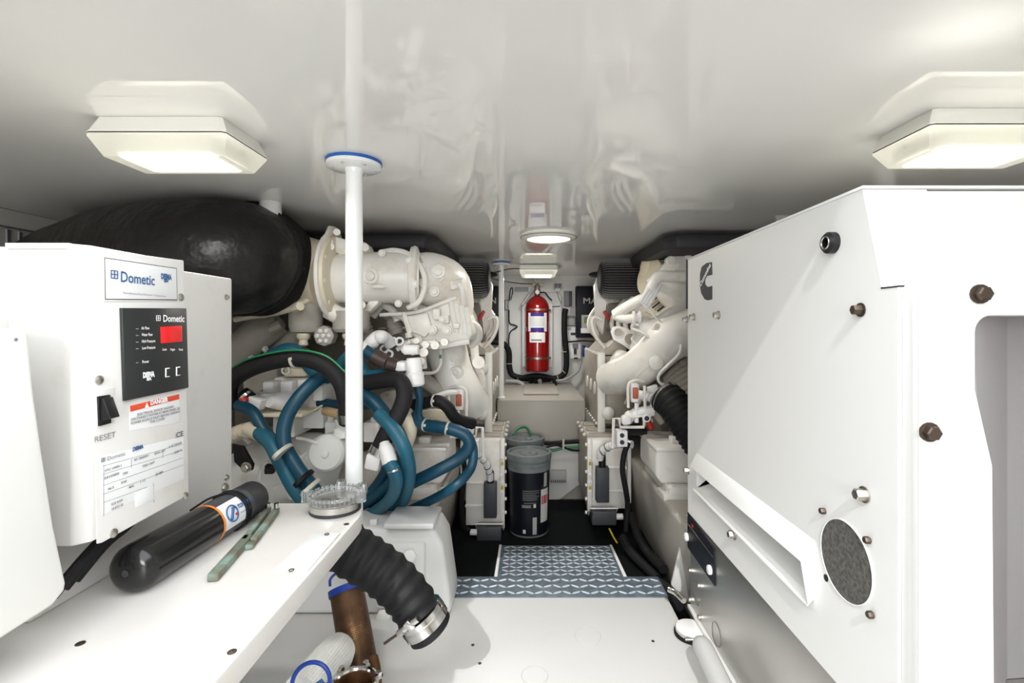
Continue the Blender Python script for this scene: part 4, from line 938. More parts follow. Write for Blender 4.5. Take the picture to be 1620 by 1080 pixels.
# fittings under the housing
BL(W().tube([P(630, 549, 1.66), P(645, 543, 1.66), P(668, 537, 1.66)], .012, 10), 'rocker_arm')
BL(W().tube([P(628, 553, 1.63), P(650, 540, 1.63)], .008, 8), 'lever')
for px, py, r, a in ((661, 538, 5, 1), (675, 544, 6, 1), (690, 545, 7, 1), (705, 540, 6, 0), (672, 556, 7, 0), (668, 570, 6, 0), (655, 556, 5, 0), (642, 552, 6, 1)):
    BL(W().cyl(P(px, py, 1.72), P(px-2, py+1, 1.62), R(r, 1.66), seg=6 if a else 14), 'fitting')
BL(W().cyl(P(665, 545, 1.66), P(690, 541, 1.66), .012), 'fitting'); BL(W().cyl(P(668, 555, 1.68), P(671, 583, 1.68), .011), 'fitting')
# water separator bowl
BL(W().lathe(P(654, 566, 1.52), (.05, 0, -1), [(0, .020), (.01, .025), (.045, .026), (.048, .030), (.082, .031), (.088, .026)], 28), 'separator_bowl', 'white')
BL(W().cyl(P(640, 553, 1.52), P(662, 553, 1.52), .016, seg=10), 'separator_head', 'white')
BL(W().pb(623, 572, 641, 588, 1.47, 1.53, .010), 'elbow_fitting', 'white')
BL(W().cyl(P(610, 574, 1.48), P(626, 579, 1.49), .022, seg=16), 'union_nut', 'brown'); BL(W().cyl(P(589, 561, 1.47), P(609, 572, 1.48), .024, seg=10), 'union_nut', 'brown')
BL(W().cyl(P(576, 553, 1.46), P(590, 562, 1.47), .018, seg=14), 'union_sleeve', 'blue')
# pale knuckle pipes
BL(W().tube([P(574, 560, 1.55), P(584, 545, 1.55), P(598, 532, 1.56), P(610, 535, 1.58), P(618, 545, 1.60)], .020, 14), 'knuckle_pipe', 'white')
for px, py in ((578, 553), (589, 541), (603, 533)): BL(W().ball(P(px, py, 1.55), .023), 'knuckle', 'white')
for px, py in ((608, 552), (622, 540), (632, 540), (615, 560)): BL(W().ring(P(px, py, 1.6), (0.2, -1, .2), .012, .004, 16, 6), 'clip_ring', 'white')
# fuel filter canisters with drain knobs
for px, w_, y0, tt in ((484, 25, 468, -.05), (556, 28, 492, 0)):
    r = R(w_, 1.62); a = P(px, y0, 1.62); L_ = (525-y0)*1.62/F
    BL(W().lathe(a, (0, 0, -1), [(tt, r), (L_*.85, r), (L_, r*.86), (L_*1.04, r*.3), (L_*1.2, r*.28)], 32), 'fuel_filter', 'engd')
    BL(W().lathe(P(px-4, 527, 1.60), (0, 0, -1), [(0, .020), (.008, .022), (.018, .018), (.022, .013), (.038, .016), (.044, .008)], 12), 'drain_knob', 'cream')
c = P(513, 531, 1.60); BL(W().lathe(c, (0, -1, 0), [(-.03, .034), (.004, .034), (.008, .028)], 8), 'filler_cap', 'engd')
for k in range(7):
    a = 2*PI*k/6; d = Vector((math.cos(a), 0, math.sin(a)))*(.019 if k < 6 else 0)
    BL(W().ball(c+d+Vector((0, -.008, 0)), .0085, seg=10), 'cap_bump')
# dim castings and pipes at the back left
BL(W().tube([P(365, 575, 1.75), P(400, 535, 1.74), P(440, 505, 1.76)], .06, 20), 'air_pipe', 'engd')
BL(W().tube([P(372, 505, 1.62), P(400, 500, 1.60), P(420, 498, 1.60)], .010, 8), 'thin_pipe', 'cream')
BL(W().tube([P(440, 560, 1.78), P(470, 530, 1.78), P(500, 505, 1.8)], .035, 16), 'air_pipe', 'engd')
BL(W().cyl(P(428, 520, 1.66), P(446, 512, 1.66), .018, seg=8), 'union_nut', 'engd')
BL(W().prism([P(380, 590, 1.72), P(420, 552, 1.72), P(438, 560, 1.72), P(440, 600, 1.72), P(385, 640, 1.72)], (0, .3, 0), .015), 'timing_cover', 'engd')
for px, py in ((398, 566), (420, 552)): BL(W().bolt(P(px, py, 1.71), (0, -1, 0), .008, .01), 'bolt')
BL(W().prism([P(370, 520, 2.0), P(640, 520, 2.0), P(700, 600, 2.0), P(700, 700, 2.0), P(600, 720, 2.0), P(370, 800, 2.0)], (0, .12, 0), .01), 'gear_case', 'engshade')
for k in range(7):
    BL(W().bolt(P(595+k*14, 640+(k % 3)*14, 1.995), (0, -1, 0), .012, .014), 'bolt')
BL(W().tube([P(600, 490, 1.9), P(630, 520, 1.9), P(650, 545, 1.88)], .012, 8), 'thin_pipe', 'engd')
BL(W().tube([P(590, 500, 1.75), P(604, 483, 1.74), P(622, 492, 1.74), P(629, 508, 1.74)], .014, 10), 'thin_pipe')
BL(W().cyl(P(590, 494, 1.74), P(590, 494, 1.70), .016, seg=14), 'union_nut', 'engd')
BL(W().tube([P(622, 503, 1.8), P(624, 515, 1.8), P(628, 528, 1.8)], .027, 16, wave=(.002, .012)), 'ribbed_boot', 'engd')
BL(W().tube([P(571, 505, 1.8), P(580, 520, 1.8), P(585, 545, 1.8)], .022, 14, wave=(.002, .012)), 'ribbed_boot', 'engd')
BL(W().prism([P(634, 494, 1.68), P(641, 492, 1.68), P(653, 525, 1.68), P(644, 530, 1.68)], (0, .05, 0), .006), 'strut')
BL(W().cyl(P(646, 526, 1.68), P(647, 534, 1.68), .012, seg=8), 'union_nut')
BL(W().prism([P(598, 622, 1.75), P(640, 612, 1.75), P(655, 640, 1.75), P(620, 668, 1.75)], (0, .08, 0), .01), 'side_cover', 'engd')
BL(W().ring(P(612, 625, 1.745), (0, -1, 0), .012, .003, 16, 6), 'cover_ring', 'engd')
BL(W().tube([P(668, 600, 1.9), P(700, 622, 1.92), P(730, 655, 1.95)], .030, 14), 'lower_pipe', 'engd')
for k in range(5):
    BL(W().tube([P(650+k*3, 655+k*3, 1.80), P(690, 648+k*3.5, 1.78), P(720, 660+k*3, 1.80)], .005, 6), 'fuel_line', 'cream')
BL(W().tube([P(672, 634, 1.76), P(690, 627, 1.75), P(708, 621, 1.76), P(722, 620, 1.78)], .010, 8), 'thin_pipe')
BL(W().prism([P(700, 605, 1.93), P(712, 595, 1.93), P(716, 640, 1.93), P(700, 640, 1.93)], (0, .03, 0), .004), 'bracket')
# gearbox control block
BL(W().pb(433, 597, 512, 678, 1.62, 1.85, .006), 'valve_block', 'plasticw')
for x0_, x1_, y0_, y1_ in ((415, 432, 604, 622), (443, 462, 603, 623), (470, 488, 600, 620), (495, 510, 610, 634)):
    BL(W().pb(x0_, y0_, x1_, y1_, 1.56, 1.64, .005), 'valve_cap', 'white')
BL(W().lathe(P(420, 621, 1.56), (0, 0, -1), [(0, .038), (.02, .040), (.024, .03)], 24), 'valve_disc', 'white')
BL(W().cyl(P(425, 634, 1.50), P(452, 634, 1.56), .020, .034, 28), 'plug_body', 'white')
BL(W().box(P(406, 637, 1.49), (.044, .04, .036), Matrix.Rotation(.35, 3, 'Y'), .005), 'square_fitting', 'white')
BL(W().cyl(P(383, 622, 1.49), P(396, 632, 1.49), .022, seg=16), 'hose_end', 'rubber'); BL(W().cyl(P(388, 625, 1.488), P(391, 628, 1.488), .024, seg=16), 'hose_clamp', 'steel')
BL(W().cyl(P(383, 630, 1.46), P(388, 636, 1.46), .012, seg=12), 'red_plug', 'redp')
BL(W().pb(395, 654, 478, 660, 1.50, 1.75, .003), 'ledge', 'cream')
BL(W().pb(431, 660, 466, 692, 1.56, 1.75, .005), 'pedestal', 'plasticw')
BL(W().pb(448, 582, 485, 596, 1.60, 1.66, .008), 'hose_tail', 'cream'); BL(W().ring(P(452, 586, 1.58), (0, -1, 0), .012, .003, 18, 6), 'lifting_eye')
BL(W().pb(466, 660, 512, 676, 1.66, 1.8, .004), 'side_block', 'plasticw')
BL(W().tube([P(470, 660, 1.60), P(490, 652, 1.58), P(512, 640, 1.58)], .004, 6), 'fuel_line', 'cream')
# disc cover with centre knob
BL(W().lathe(P(525, 711, 1.56), (0.05, -1, .05), [(-.1, .048), (0, .055), (.05, .058), (.056, .054), (.058, .050), (.060, .049), (.060, .013), (.064, .012), (.068, .010), (.069, .004)], 44), 'disc_cover', 'plasticw')
BL(W().lathe(P(545, 690, 1.55), (-.1, 0, 1), [(0, .034), (.03, .030), (.04, .022), (.05, .026), (.06, .026)], 24), 'disc_neck', 'plasticw')
BL(W().pb(513, 667, 548, 700, 1.60, 1.75, .006), 'side_block', 'plasticw'); BL(W().bolt(P(523, 665, 1.62), (0, 0, 1), .010, .014), 'bolt')
BL(W().pb(574, 668, 600, 700, 1.62, 1.8, .006), 'side_block', 'eng'); BL(W().bolt(P(591, 666, 1.64), (0, 0, 1), .010, .012), 'bolt')
BL(W().tube([P(470, 693, 1.52), P(485, 695, 1.50), P(503, 702, 1.50)], .005, 6), 'fuel_line')
# bell housing castings
BL(W().ball(P(425, 755, 1.66), .16, (1.05, .6, .75), 24), 'bell_housing', 'plasticw')
BL(W().ball(P(495, 735, 1.72), .13, (1.0, .6, .9), 24), 'gear_casing', 'plasticw')
BL(W().ball(P(590, 760, 1.70), .12, (1.0, .6, .9), 24), 'gear_casing', 'engd')
BL(W().tube([P(410, 760, 1.50), P(413, 735, 1.50)], .004, 6), 'casting_rib', 'plasticw'); BL(W().tube([P(433, 772, 1.50), P(455, 760, 1.51)], .005, 6), 'casting_rib', 'plasticw')
BL(W().tube([P(473, 728, 1.52), P(498, 703, 1.54)], .006, 6), 'casting_rib', 'plasticw')
BL(W().bolt(P(464, 782, 1.50), (0, -1, .2), .012, .012), 'bolt', 'plasticw')
BL(W().prism([P(368, 703, 1.46), P(384, 706, 1.46), P(400, 735, 1.46), P(398, 744, 1.46), P(388, 748, 1.46), P(370, 730, 1.46)], (0, .012, 0), .002), 'black_bracket', 'rubber')
BL(W().bolt(P(390, 739, 1.458), (0, -1, 0), .012, .012), 'bolt', 'zinc')
BL(W().box(P(427, 744, 1.47), (.026, .02, .018), bev=.003), 'sensor', 'black'); BL(W().cyl(P(424, 738, 1.48), P(432, 740, 1.46), .010, seg=10), 'sensor', 'black'); BL(W().cyl(P(430, 728, 1.50), P(430, 737, 1.49), .012, seg=12), 'sensor_stem', 'plasticw')
BL(W().tube([P(370, 676, 1.55), P(384, 690, 1.55), P(395, 700, 1.56)], .007, 8), 'thin_pipe')
BL(W().tube([P(366, 690, 1.52), P(382, 682, 1.50), P(393, 680, 1.48)], .022, 12, wave=(.002, .014)), 'ribbed_boot', 'cream')
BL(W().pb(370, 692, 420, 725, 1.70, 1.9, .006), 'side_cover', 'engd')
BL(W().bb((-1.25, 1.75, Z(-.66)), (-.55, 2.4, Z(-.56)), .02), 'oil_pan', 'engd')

# ---------------- right engine, front end (visible left of the generator)
BR(W().tube([P(962, 600, 2.30), P(985, 594, 2.22), P(1010, 582, 2.12), P(1035, 560, 2.05), P(1062, 535, 2.0), P(1110, 520, 2.0)], [.075, .088, .084, .084, .092, .10], 32), 'coolant_elbow')
BR(W().lathe(P(1038, 574, 1.955), (-.15, -1, -.1), [(-.04, .028), (.004, .028), (.007, .022)], 28), 'elbow_plug')
BR(W().tube([P(1028, 576, 1.97), P(1012, 590, 2.02), P(1000, 603, 2.06)], .0022, 6), 'casting_line')
BR(W().prism([P(968, 570, 2.28), P(982, 552, 2.28), P(1002, 560, 2.28), P(1005, 580, 2.28), P(975, 600, 2.28)], (0, .1, 0), .02, 3), 'elbow_shoulder')
BR(W().tube([P(962, 578, 2.26), P(961, 600, 2.24), P(970, 616, 2.22), P(985, 622, 2.2)], .006, 8), 'casting_rim')
BR(W().tube([P(1012, 585, 2.16), P(1016, 560, 2.14), P(1024, 530, 2.10), P(1034, 505, 2.08)], [.062, .058, .056, .058], 28), 'elbow_neck')
BR(W().ring(P(1021, 540, 2.115), P(1026, 525, 2.09)-P(1016, 560, 2.14), .058, .006, 36, 8), 'neck_band')
BR(W().tube([P(1000, 520, 2.0), P(1020, 528, 1.98), P(1045, 548, 1.96)], .006, 8), 'casting_rim')
# link plate with two holes
pl = [(966, 524), (970, 517), (978, 515), (990, 518), (1010, 530), (1012, 558), (1000, 556), (985, 545), (970, 537)]
BR(W().prism([P(a, b, 2.32) for a, b in pl], (0, .012, 0), .002), 'link_plate', 'white')
BR(W().cyl(P(978, 526, 2.317), P(978, 526, 2.325), .022, seg=24), 'link_hole', 'fin')
BR(W().lathe(P(997, 536, 2.317), (0, 1, 0), [(0, .026), (.008, .026)], 24), 'link_hole', 'fin')
BR(W().ring(P(978, 526, 2.316), (0, 1, 0), .022, .003, 24, 6), 'link_rim', 'white')
# turbo and manifold
BR(W().ball(P(1052, 430, 2.25), .13, (.9, .7, 1.05), 24), 'turbo_housing', 'cream')
BR(W().lathe(P(1035, 440, 2.2), (-1, -.4, .2), [(0, .085), (.03, .088), (.035, .07)], 32), 'turbo_band', 'cream')
BR(W().lathe(P(1078, 450, 2.08), (0, -1, 0), [(0, .12), (.03, .118), (.05, .09), (.06, .05)], 32), 'turbo_cover')
BR(W().prism([P(1062, 392, 2.05), P(1090, 388, 2.05), P(1120, 400, 2.05), P(1120, 440, 2.05), P(1066, 430, 2.05)], (0, .1, 0), .01), 'turbo_bracket')
for px, py, r in ((1073, 422, .012), (1061, 412, .014), (1072, 396, .012), (1088, 404, .010), (1064, 500, .012), (1072, 508, .010)):
    BR(W().lathe(P(px, py, 2.04), (0, -1, 0), [(-.03, r*1.4), (0, r*1.4), (.002, r), (.015, r)], 16), 'plug')
BR(W().tube([P(1100, 437, 1.98), P(1062, 437, 1.98), P(1042, 438, 1.98), P(1032, 452, 1.98), P(1024, 470, 2.0), P(1010, 476, 2.02), P(990, 487, 2.05), P(973, 498, 2.08)], .024, 14), 'fuel_rail_pipe')
BR(W().tube([P(973, 499, 2.08), P(990, 504, 2.05), P(1015, 501, 2.02)], .020, 14), 'fuel_rail_pipe')
for a, b in (((1000, 502), (1003, 502)), ((1008, 501), (1012, 501)), ((1066, 437), (1069, 437)), ((1034, 447), (1030, 452))):
    BR(W().cyl(P(*a, 2.03), P(*b, 2.03), .029, seg=20), 'pipe_collar', 'white')
for k in range(4): BR(W().tube([P(1013+k*4, 476+k*3, 1.98), P(1024+k*4, 460+k*2, 1.97), P(1036+k*3, 448, 1.98)], .009, 8), 'harness_wrap', 'white')
BR(W().tube([P(1014, 478, 1.96), P(1024, 486, 1.96), P(1036, 500, 1.96), P(1044, 508, 1.97)], .0045, 6), 'thin_pipe', 'white')
for k in range(5): BR(W().cyl(P(1024+k*4, 482+k*2.5, 2.1), P(1042+k*4, 468+k*2.5, 2.1), .004, seg=6), 'heat_shield_rib', 'fin' if k % 2 else 'ink')
BR(W().prism([P(1022, 492, 2.12), P(1048, 466, 2.12), P(1062, 480, 2.12), P(1040, 505, 2.12)], (0, .04, 0), .004), 'heat_shield', 'cream')
BR(W().prism([P(1012, 505, 2.0), P(1040, 505, 2.0), P(1066, 480, 2.0), P(1100, 480, 2.0), P(1100, 560, 2.0), P(1058, 560, 2.0), P(1030, 540, 2.0), P(1010, 528, 2.0)], (0, .2, 0), .03, 3), 'thermostat_housing')
for px, py in ((1030, 524), (1050, 541), (1062, 546), (1076, 525)):
    BR(W().cyl(P(px, py, 2.02), P(px+10, py-8, 1.95), .013, seg=10), 'fitting')
BR(W().tube([P(1078, 545, 1.9), P(1074, 560, 1.9), P(1056, 578, 1.9), P(1043, 592, 1.92), P(1043, 604, 1.94), P(1060, 614, 1.96)], .006, 8), 'thin_pipe', 'white')
for k in range(5): BR(W().tube([P(1100, 560+k*10, 2.05), P(1078, 575+k*10, 2.05), P(1052, 600+k*6, 2.1)], .016, 10), 'fuel_line', 'fin')
BR(W().prism([P(1025, 613, 2.0), P(1040, 608, 2.0), P(1044, 625, 2.0), P(1030, 632, 2.0)], (0, .03, 0), .004), 'bracket', 'white')
BR(W().cyl(P(1010, 624, 2.02), P(1045, 632, 1.98), .020, seg=14), 'coupling', 'white')
BR(W().cyl(P(1020, 626, 1.99), P(1025, 628, 1.985), .024, seg=14), 'coupling_ring', 'white')
BR(W().tube([P(992, 665, 2.0), P(1002, 656, 1.99), P(1018, 650, 1.98), P(1034, 650, 1.98)], .020, 14), 'elbow_pipe', 'white')
for px, py in ((990, 664), (996, 658), (1004, 655), (1026, 650)): BR(W().ball(P(px, py, 1.985), .023, (1, 1, 1)), 'pipe_collar', 'white')
BR(W().tube([P(985, 661, 2.0), P(986, 672, 2.0), P(994, 680, 2.02), P(1020, 682, 2.05)], .018, 12), 'cable_boot', 'black')
BR(W().cyl(P(1036, 652, 2.0), P(1048, 668, 2.0), .016), 'fitting', 'fin'); BR(W().cyl(P(1025, 664, 2.02), P(1030, 678, 2.02), .012), 'fitting', 'redp')
BR(W().bb((.95, 1.75, Z(-.66)), (1.40, 2.4, Z(-.56)), .02), 'oil_pan', 'engd')
BR(W().prism([Vector((x, 2.05, Z(z))) for x, z in ((.62, -.42), (1.35, -.42), (1.35, .02), (.74, .02), (.62, -.15))], (0, .12, 0), .02), 'gear_case', 'engshade')
BR(W().prism([P(1236, 337, 1.7), P(1246, 337, 1.7), P(1256, 357, 1.7), P(1226, 357, 1.7)], (0, .012, 0), .002), 'flange_tip', 'cream')
# ================================================================== HOSES
def hose(name, label, pts, r, m, parts=(), cat='hose', group=None, seg=14, wave=None):
    pts = [P(*p) for p in pts]
    c = min(pts, key=lambda v: v.z)
    t = thing(name, label, cat, c, group)
    MB().tube(pts, r, seg, 8, wave=wave).build('hose_body', m, t)
    return t
def band(t, a, b, r, m='tie', w=.006, name='zip_tie'):      # a tie around the hose at point a, axis towards b
    a, b = P(*a), P(*b); ax = (b-a).normalized()
    MB().lathe(a-ax*w/2, ax, [(0, r), (w, r)], 20).build(name, m, t)
    MB().box(a+Vector((0, -r, .003)), (.008, .006, .008), bev=.001).build('tie_head', m, t)
h = hose('rubber_hose', 'black rubber hose arching over the gearbox with a green wire on top', [(362, 640, 1.50), (364, 606, 1.46), (395, 583, 1.42), (440, 569, 1.40), (480, 567, 1.39), (515, 578, 1.38), (540, 604, 1.38), (549, 640, 1.40), (550, 668, 1.42)], .0255, 'rubberg')
band(h, (467, 568, 1.395), (475, 567, 1.393), .0275, w=.008)
MB().tube([P(x, y, Y) for x, y, Y in ((362, 585, 1.44), (395, 567, 1.39), (440, 556, 1.37), (480, 554, 1.36), (518, 564, 1.35), (548, 590, 1.35))], .0028, 8).build('green_wire', 'green', h)
MB().cyl(P(549, 650, 1.40), P(550, 664, 1.41), .028, seg=20).build('hose_clamp', 'steel', h)
h = hose('brass_stub', 'short tan hose stub behind the front pillar', [(514, 650, 1.5), (530, 653, 1.48), (545, 657, 1.47)], .014, 'tan')
h = hose('rubber_hose', 'black rubber hose dropping right of the front pillar to a white square fitting', [(540, 606, 1.52), (575, 606, 1.50), (605, 602, 1.47), (632, 602, 1.44), (640, 625, 1.42), (630, 655, 1.41), (612, 685, 1.40), (601, 708, 1.40)], .0245, 'rubberg')
MB().cyl(P(602, 706, 1.40), P(597, 717, 1.40), .0265, seg=20).build('hose_clamp', 'steel', h)
MB().box(P(592, 729, 1.40), (.044, .04, .046), Matrix.Rotation(.2, 3, 'Y'), .008).build('square_fitting', 'white', h)
h = hose('rubber_hose', 'black rubber hose curving down under the coolant elbow', [(645, 642, 1.62), (672, 637, 1.60), (693, 634, 1.58), (708, 644, 1.58), (722, 662, 1.60), (748, 670, 1.65)], .0195, 'rubber')
band(h, (687, 634, 1.585), (695, 635, 1.58), .021)
G = 'blue hoses on the left engine'
h = hose('blue_hose', 'dark blue hose curving down in front of the white valve block', [(520, 594, 1.50), (500, 602, 1.44), (472, 630, 1.40), (453, 662, 1.38), (449, 700, 1.36), (467, 735, 1.34), (498, 777, 1.32), (525, 812, 1.32)], .0200, 'blue', group=G)
h2 = hose('blue_hose', 'blue hose slanting down from behind the cabinet beside the bell housing', [(378, 640, 1.46), (400, 652, 1.42), (420, 684, 1.40), (445, 710, 1.385), (462, 738, 1.37), (492, 780, 1.36), (515, 815, 1.36)], .0170, 'blue', group=G)
h3 = hose('blue_hose', 'lighter blue hose from a cream fitting left of the bell housing', [(410, 684, 1.40), (428, 700, 1.37), (443, 728, 1.345), (464, 768, 1.33), (480, 790, 1.33), (500, 818, 1.33)], .0205, 'bluel', group=G)
MB().cyl(P(393, 678, 1.43), P(411, 685, 1.40), .021, .023, 18).build('hose_tail', 'cream', h3)
for a, w_, m in (((449, 716, 1.33), 34, 'tie'), ((482, 758, 1.31), 34, 'rubber'), ((493, 773, 1.30), 34, 'tie')):
    c = P(*a); MB().lathe(c-Vector((.006, 0, -.006)), (.75, 0, -.66), [(0, .044), (.010, .044)], 24, flat=.55).build('zip_tie', m, h3)
h = hose('blue_hose', 'blue hose end tucked behind the green-wired black hose', [(430, 562, 1.58), (455, 553, 1.56), (475, 560, 1.56), (500, 590, 1.54), (520, 596, 1.52)], .022, 'bluel', group=G)
h = hose('blue_hose', 'blue hose looping behind the front pillar just above the black hoses', [(535, 585, 1.56), (545, 568, 1.55), (562, 562, 1.54), (578, 590, 1.55), (600, 592, 1.53), (625, 580, 1.52)], .017, 'bluel', group=G)
h = hose('blue_hose', 'dark blue hose running behind the valve block towards the pillar', [(505, 636, 1.60), (530, 640, 1.58), (560, 640, 1.56), (600, 640, 1.55)], .016, 'blue', group=G)
h = hose('blue_hose', 'blue hose dropping from the pillar in a wide arc to the floor coil', [(560, 618, 1.50), (590, 635, 1.47), (614, 662, 1.45), (632, 690, 1.43), (640, 725, 1.46), (636, 770, 1.54), (612, 806, 1.62), (585, 835, 1.66)], .0215, 'blue', group=G)
h = hose('blue_hose', 'pale blue hose bowing out in front of the mount block', [(600, 655, 1.42), (622, 678, 1.38), (640, 710, 1.36), (647, 750, 1.42), (638, 790, 1.54), (612, 822, 1.62), (580, 840, 1.66)], .0205, 'bluel', group=G)
h = hose('blue_hose', 'bright blue hose with white tail and steel clamp right of the pillar', [(616, 732, 1.36), (622, 742, 1.35), (627, 760, 1.38), (620, 785, 1.46), (600, 805, 1.54), (570, 820, 1.60), (540, 825, 1.62)], .0195, 'bluel', group=G)
MB().tube([P(608, 700, 1.38), P(611, 712, 1.37), P(617, 732, 1.36)], [.014, .021, .0215], 18).build('hose_tail', 'white', h)
MB().cyl(P(621, 737, 1.353), P(623, 747, 1.348), .0195, seg=20).build('hose_clamp', 'chrome', h)
band(h, (583, 814, 1.575), (576, 817, 1.585), .0208, w=.007)
h = hose('blue_hose', 'blue hose crossing low behind the pillar and lighter hose', [(618, 715, 1.60), (610, 745, 1.60), (590, 775, 1.60), (560, 800, 1.60), (530, 815, 1.60)], .0175, 'blue', group=G)
h = hose('blue_hose', 'dark blue hose low beside the shelf behind the bright one', [(640, 735, 1.58), (612, 770, 1.58), (585, 790, 1.58), (555, 803, 1.58), (525, 812, 1.58)], .0195, 'blue', group=G)
h = hose('blue_hose', 'blue hose with two ties looping above the left mount block', [(655, 655, 1.60), (668, 670, 1.58), (690, 675, 1.56), (715, 679, 1.55), (736, 688, 1.55), (742, 705, 1.55), (726, 725, 1.55), (690, 745, 1.54), (655, 762, 1.56), (620, 780, 1.60), (590, 800, 1.64)], .0200, 'blue', group=G)
band(h, (674, 672, 1.575), (684, 674, 1.565), .0215); band(h, (708, 677, 1.552), (716, 679, 1.55), .0215)
h = hose('blue_hose', 'thin blue hose in the lowest arc across the mount block to the walkway', [(744, 694, 1.57), (749, 715, 1.56), (744, 742, 1.54), (720, 768, 1.50), (690, 787, 1.54), (655, 803, 1.60), (620, 822, 1.64)], .0150, 'blue', group=G)
h = hose('blue_hose', 'short vertical blue hose hanging below the white separator bowl', [(660, 610, 1.56), (664, 630, 1.56), (662, 655, 1.57), (668, 668, 1.58)], .0125, 'blue', group=G)
h = hose('cream_hose', 'wide cream hose standing behind the black dropping hose', [(634, 640, 1.62), (644, 655, 1.60), (648, 680, 1.58), (642, 702, 1.58)], .024, 'cream')
h = hose('rubber_hose', 'thin black hose running down the gap beside the left sump box', [(732, 715, 2.0), (735, 750, 2.02), (731, 790, 2.05), (733, 830, 2.08), (742, 838, 2.1)], .011, 'rubber')
h = hose('rubber_hose', 'thin black hose running down beside the right sump box', [(994, 700, 2.1), (987, 720, 2.1), (985, 745, 2.1), (990, 775, 2.1), (993, 800, 2.12), (990, 840, 2.12)], .012, 'rubber')
h = hose('corrugated_hose', 'thick black corrugated hose beside the generator above the right mount block', [(1052, 628, 1.78), (1066, 640, 1.74), (1085, 668, 1.70), (1110, 705, 1.68)], .060, 'rubber', seg=28, wave=(.0022, .017))
MB().cyl(P(1050, 625, 1.79), P(1056, 631, 1.775), .064, seg=28).build('hose_clamp', 'steel', h)
# braided conduits
h = hose('conduit', 'black and white braided conduit into the left grey junction box', [(750, 715, 2.06), (760, 722, 2.12), (770, 735, 2.18), (775, 750, 2.24), (775.5, 758, 2.262)], .0135, 'white', wave=(.0014, .012))
for k, (x, y, Y) in enumerate(((757, 720, 2.105), (765, 728, 2.15), (771, 738, 2.19), (774, 746, 2.225))):
    MB().ring(P(x, y, Y), P(x+4, y+7, Y+.03)-P(x, y, Y), .0145, .0022, 16, 6).build('dark_ring', 'ink', h)
h = hose('conduit', 'white ribbed conduit arching into the right grey junction box', [(949, 726, 2.265), (951, 716, 2.25), (960, 708, 2.22), (975, 703, 2.18), (990, 702, 2.14), (1000, 703, 2.12)], .0165, 'white', wave=(.0012, .014))
for x, y, Y in ((953, 715, 2.245), (960, 708, 2.22), (983, 702.5, 2.16)):
    MB().ring(P(x, y, Y), P(x+6, y-4, Y-.01)-P(x, y, Y), .0185, .0020, 16, 6).build('dark_ring', 'ink', h)

# ================================================================== BUCKETS
def bucket(c, label, full=True):
    t = thing('bucket', label, 'bucket', c, 'buckets between the engines')
    H = .385 if full else .36
    r0, r1 = .092, .104
    MB().lathe(c, (0, 0, 1), [(.001, r0-.004), (.004, r0), (.012, r0+.001)], 48).build('base_rim', 'bucketl', t)
    MB().lathe(c, (0, 0, 1), [(.012, r0), (H-.08, r1-.004)], 48).build('body', 'bucketb', t)
    MB().lathe(c, (0, 0, 1), [(H-.08, r1-.003), (H-.078, r1), (H-.062, r1), (H-.060, r1-.003), (H-.052, r1-.003), (H-.050, r1+.001), (H-.040, r1+.001), (H-.038, r1-.003), (H-.030, r1-.003)], 48, False).build('ribbed_collar', 'bucketl', t)
    MB().lathe(c, (0, 0, 1), [(H-.030, r1), (H-.028, r1+.004), (H-.002, r1+.004), (H, r1+.001), (H, r1-.008), (H-.012, r1-.012), (H-.014, .045), (H-.010, .04), (H-.010, .001)], 48, False).build('lid', 'bucketl', t)
    MB().ball(c+Vector((.02, 0, H-.010)), .022, (1, 1, .4)).build('spout_cap', 'bucketl', t)
    return t, H, r1
bc = Vector((.012, 2.33, .0125)); t, H, r1 = bucket(bc, 'black bucket with dark label and grey lid on the mat')
def patch(a0, a1, z0, z1, m, name, r=.1005, n=10):
    mb = MB(); g = []
    for i in range(n+1):
        a = math.radians(a0+(a1-a0)*i/n); k = lambda z: .0925+(.1005-.0925)*(z-.012)/(.305-.012)+.0006
        g.append((mb.v(bc+Vector((math.sin(a)*k(z0), -math.cos(a)*k(z0), z0))), mb.v(bc+Vector((math.sin(a)*k(z1), -math.cos(a)*k(z1), z1)))))
    for p_, q_ in zip(g, g[1:]): mb.face([p_[0], q_[0], q_[1], p_[1]])
    return mb.build(name, m, t)
patch(34, 64, .07, .225, 'paperg', 'warning_label'); patch(37, 61, .155, .195, 'redp', 'warning_band'); patch(36, 62, .225, .245, 'ink', 'warning_title')
patch(44, 56, .235, .300, 'greyl', 'barcode'); 
for k, (a0, a1, z) in enumerate(((-18, 28, .222), (-18, 28, .213), (-18, 20, .204), (-18, 28, .196), (-18, 24, .188), (-18, 22, .180), (-14, 20, .165))): patch(a0, a1, z, z+.003, 'inkg', 'label_text', n=6)
patch(10, 22, .02, .10, 'greyl', 'label_graphic'); patch(-20, 5, .145, .158, 'inkg', 'label_text'); patch(12, 19, .145, .162, 'paperg', 'label_mark'); patch(-18, -10, .025, .043, 'paperg', 'label_mark')
b2, _, _ = bucket(Vector((-.010, 2.625, .0125)), 'grey-lidded bucket standing behind the black labelled bucket')
h = hose('green_hose', 'thin green hose looping over the rear bucket', [(812, 688, 2.62), (820, 678, 2.66), (832, 676, 2.70), (840, 688, 2.70), (842, 698, 2.70)], .006, 'green')
h = hose('cable_bundle', 'black and green cable bundle across the low locker front', [(842, 698, 2.70), (870, 701, 2.71), (900, 699, 2.71), (930, 697, 2.71)], .012, 'rubber')
MB().tube([P(842, 700, 2.69), P(870, 712, 2.70), (P(895, 708, 2.70)), P(930, 706, 2.70)], .007, 8).build('green_cable', 'green', h)
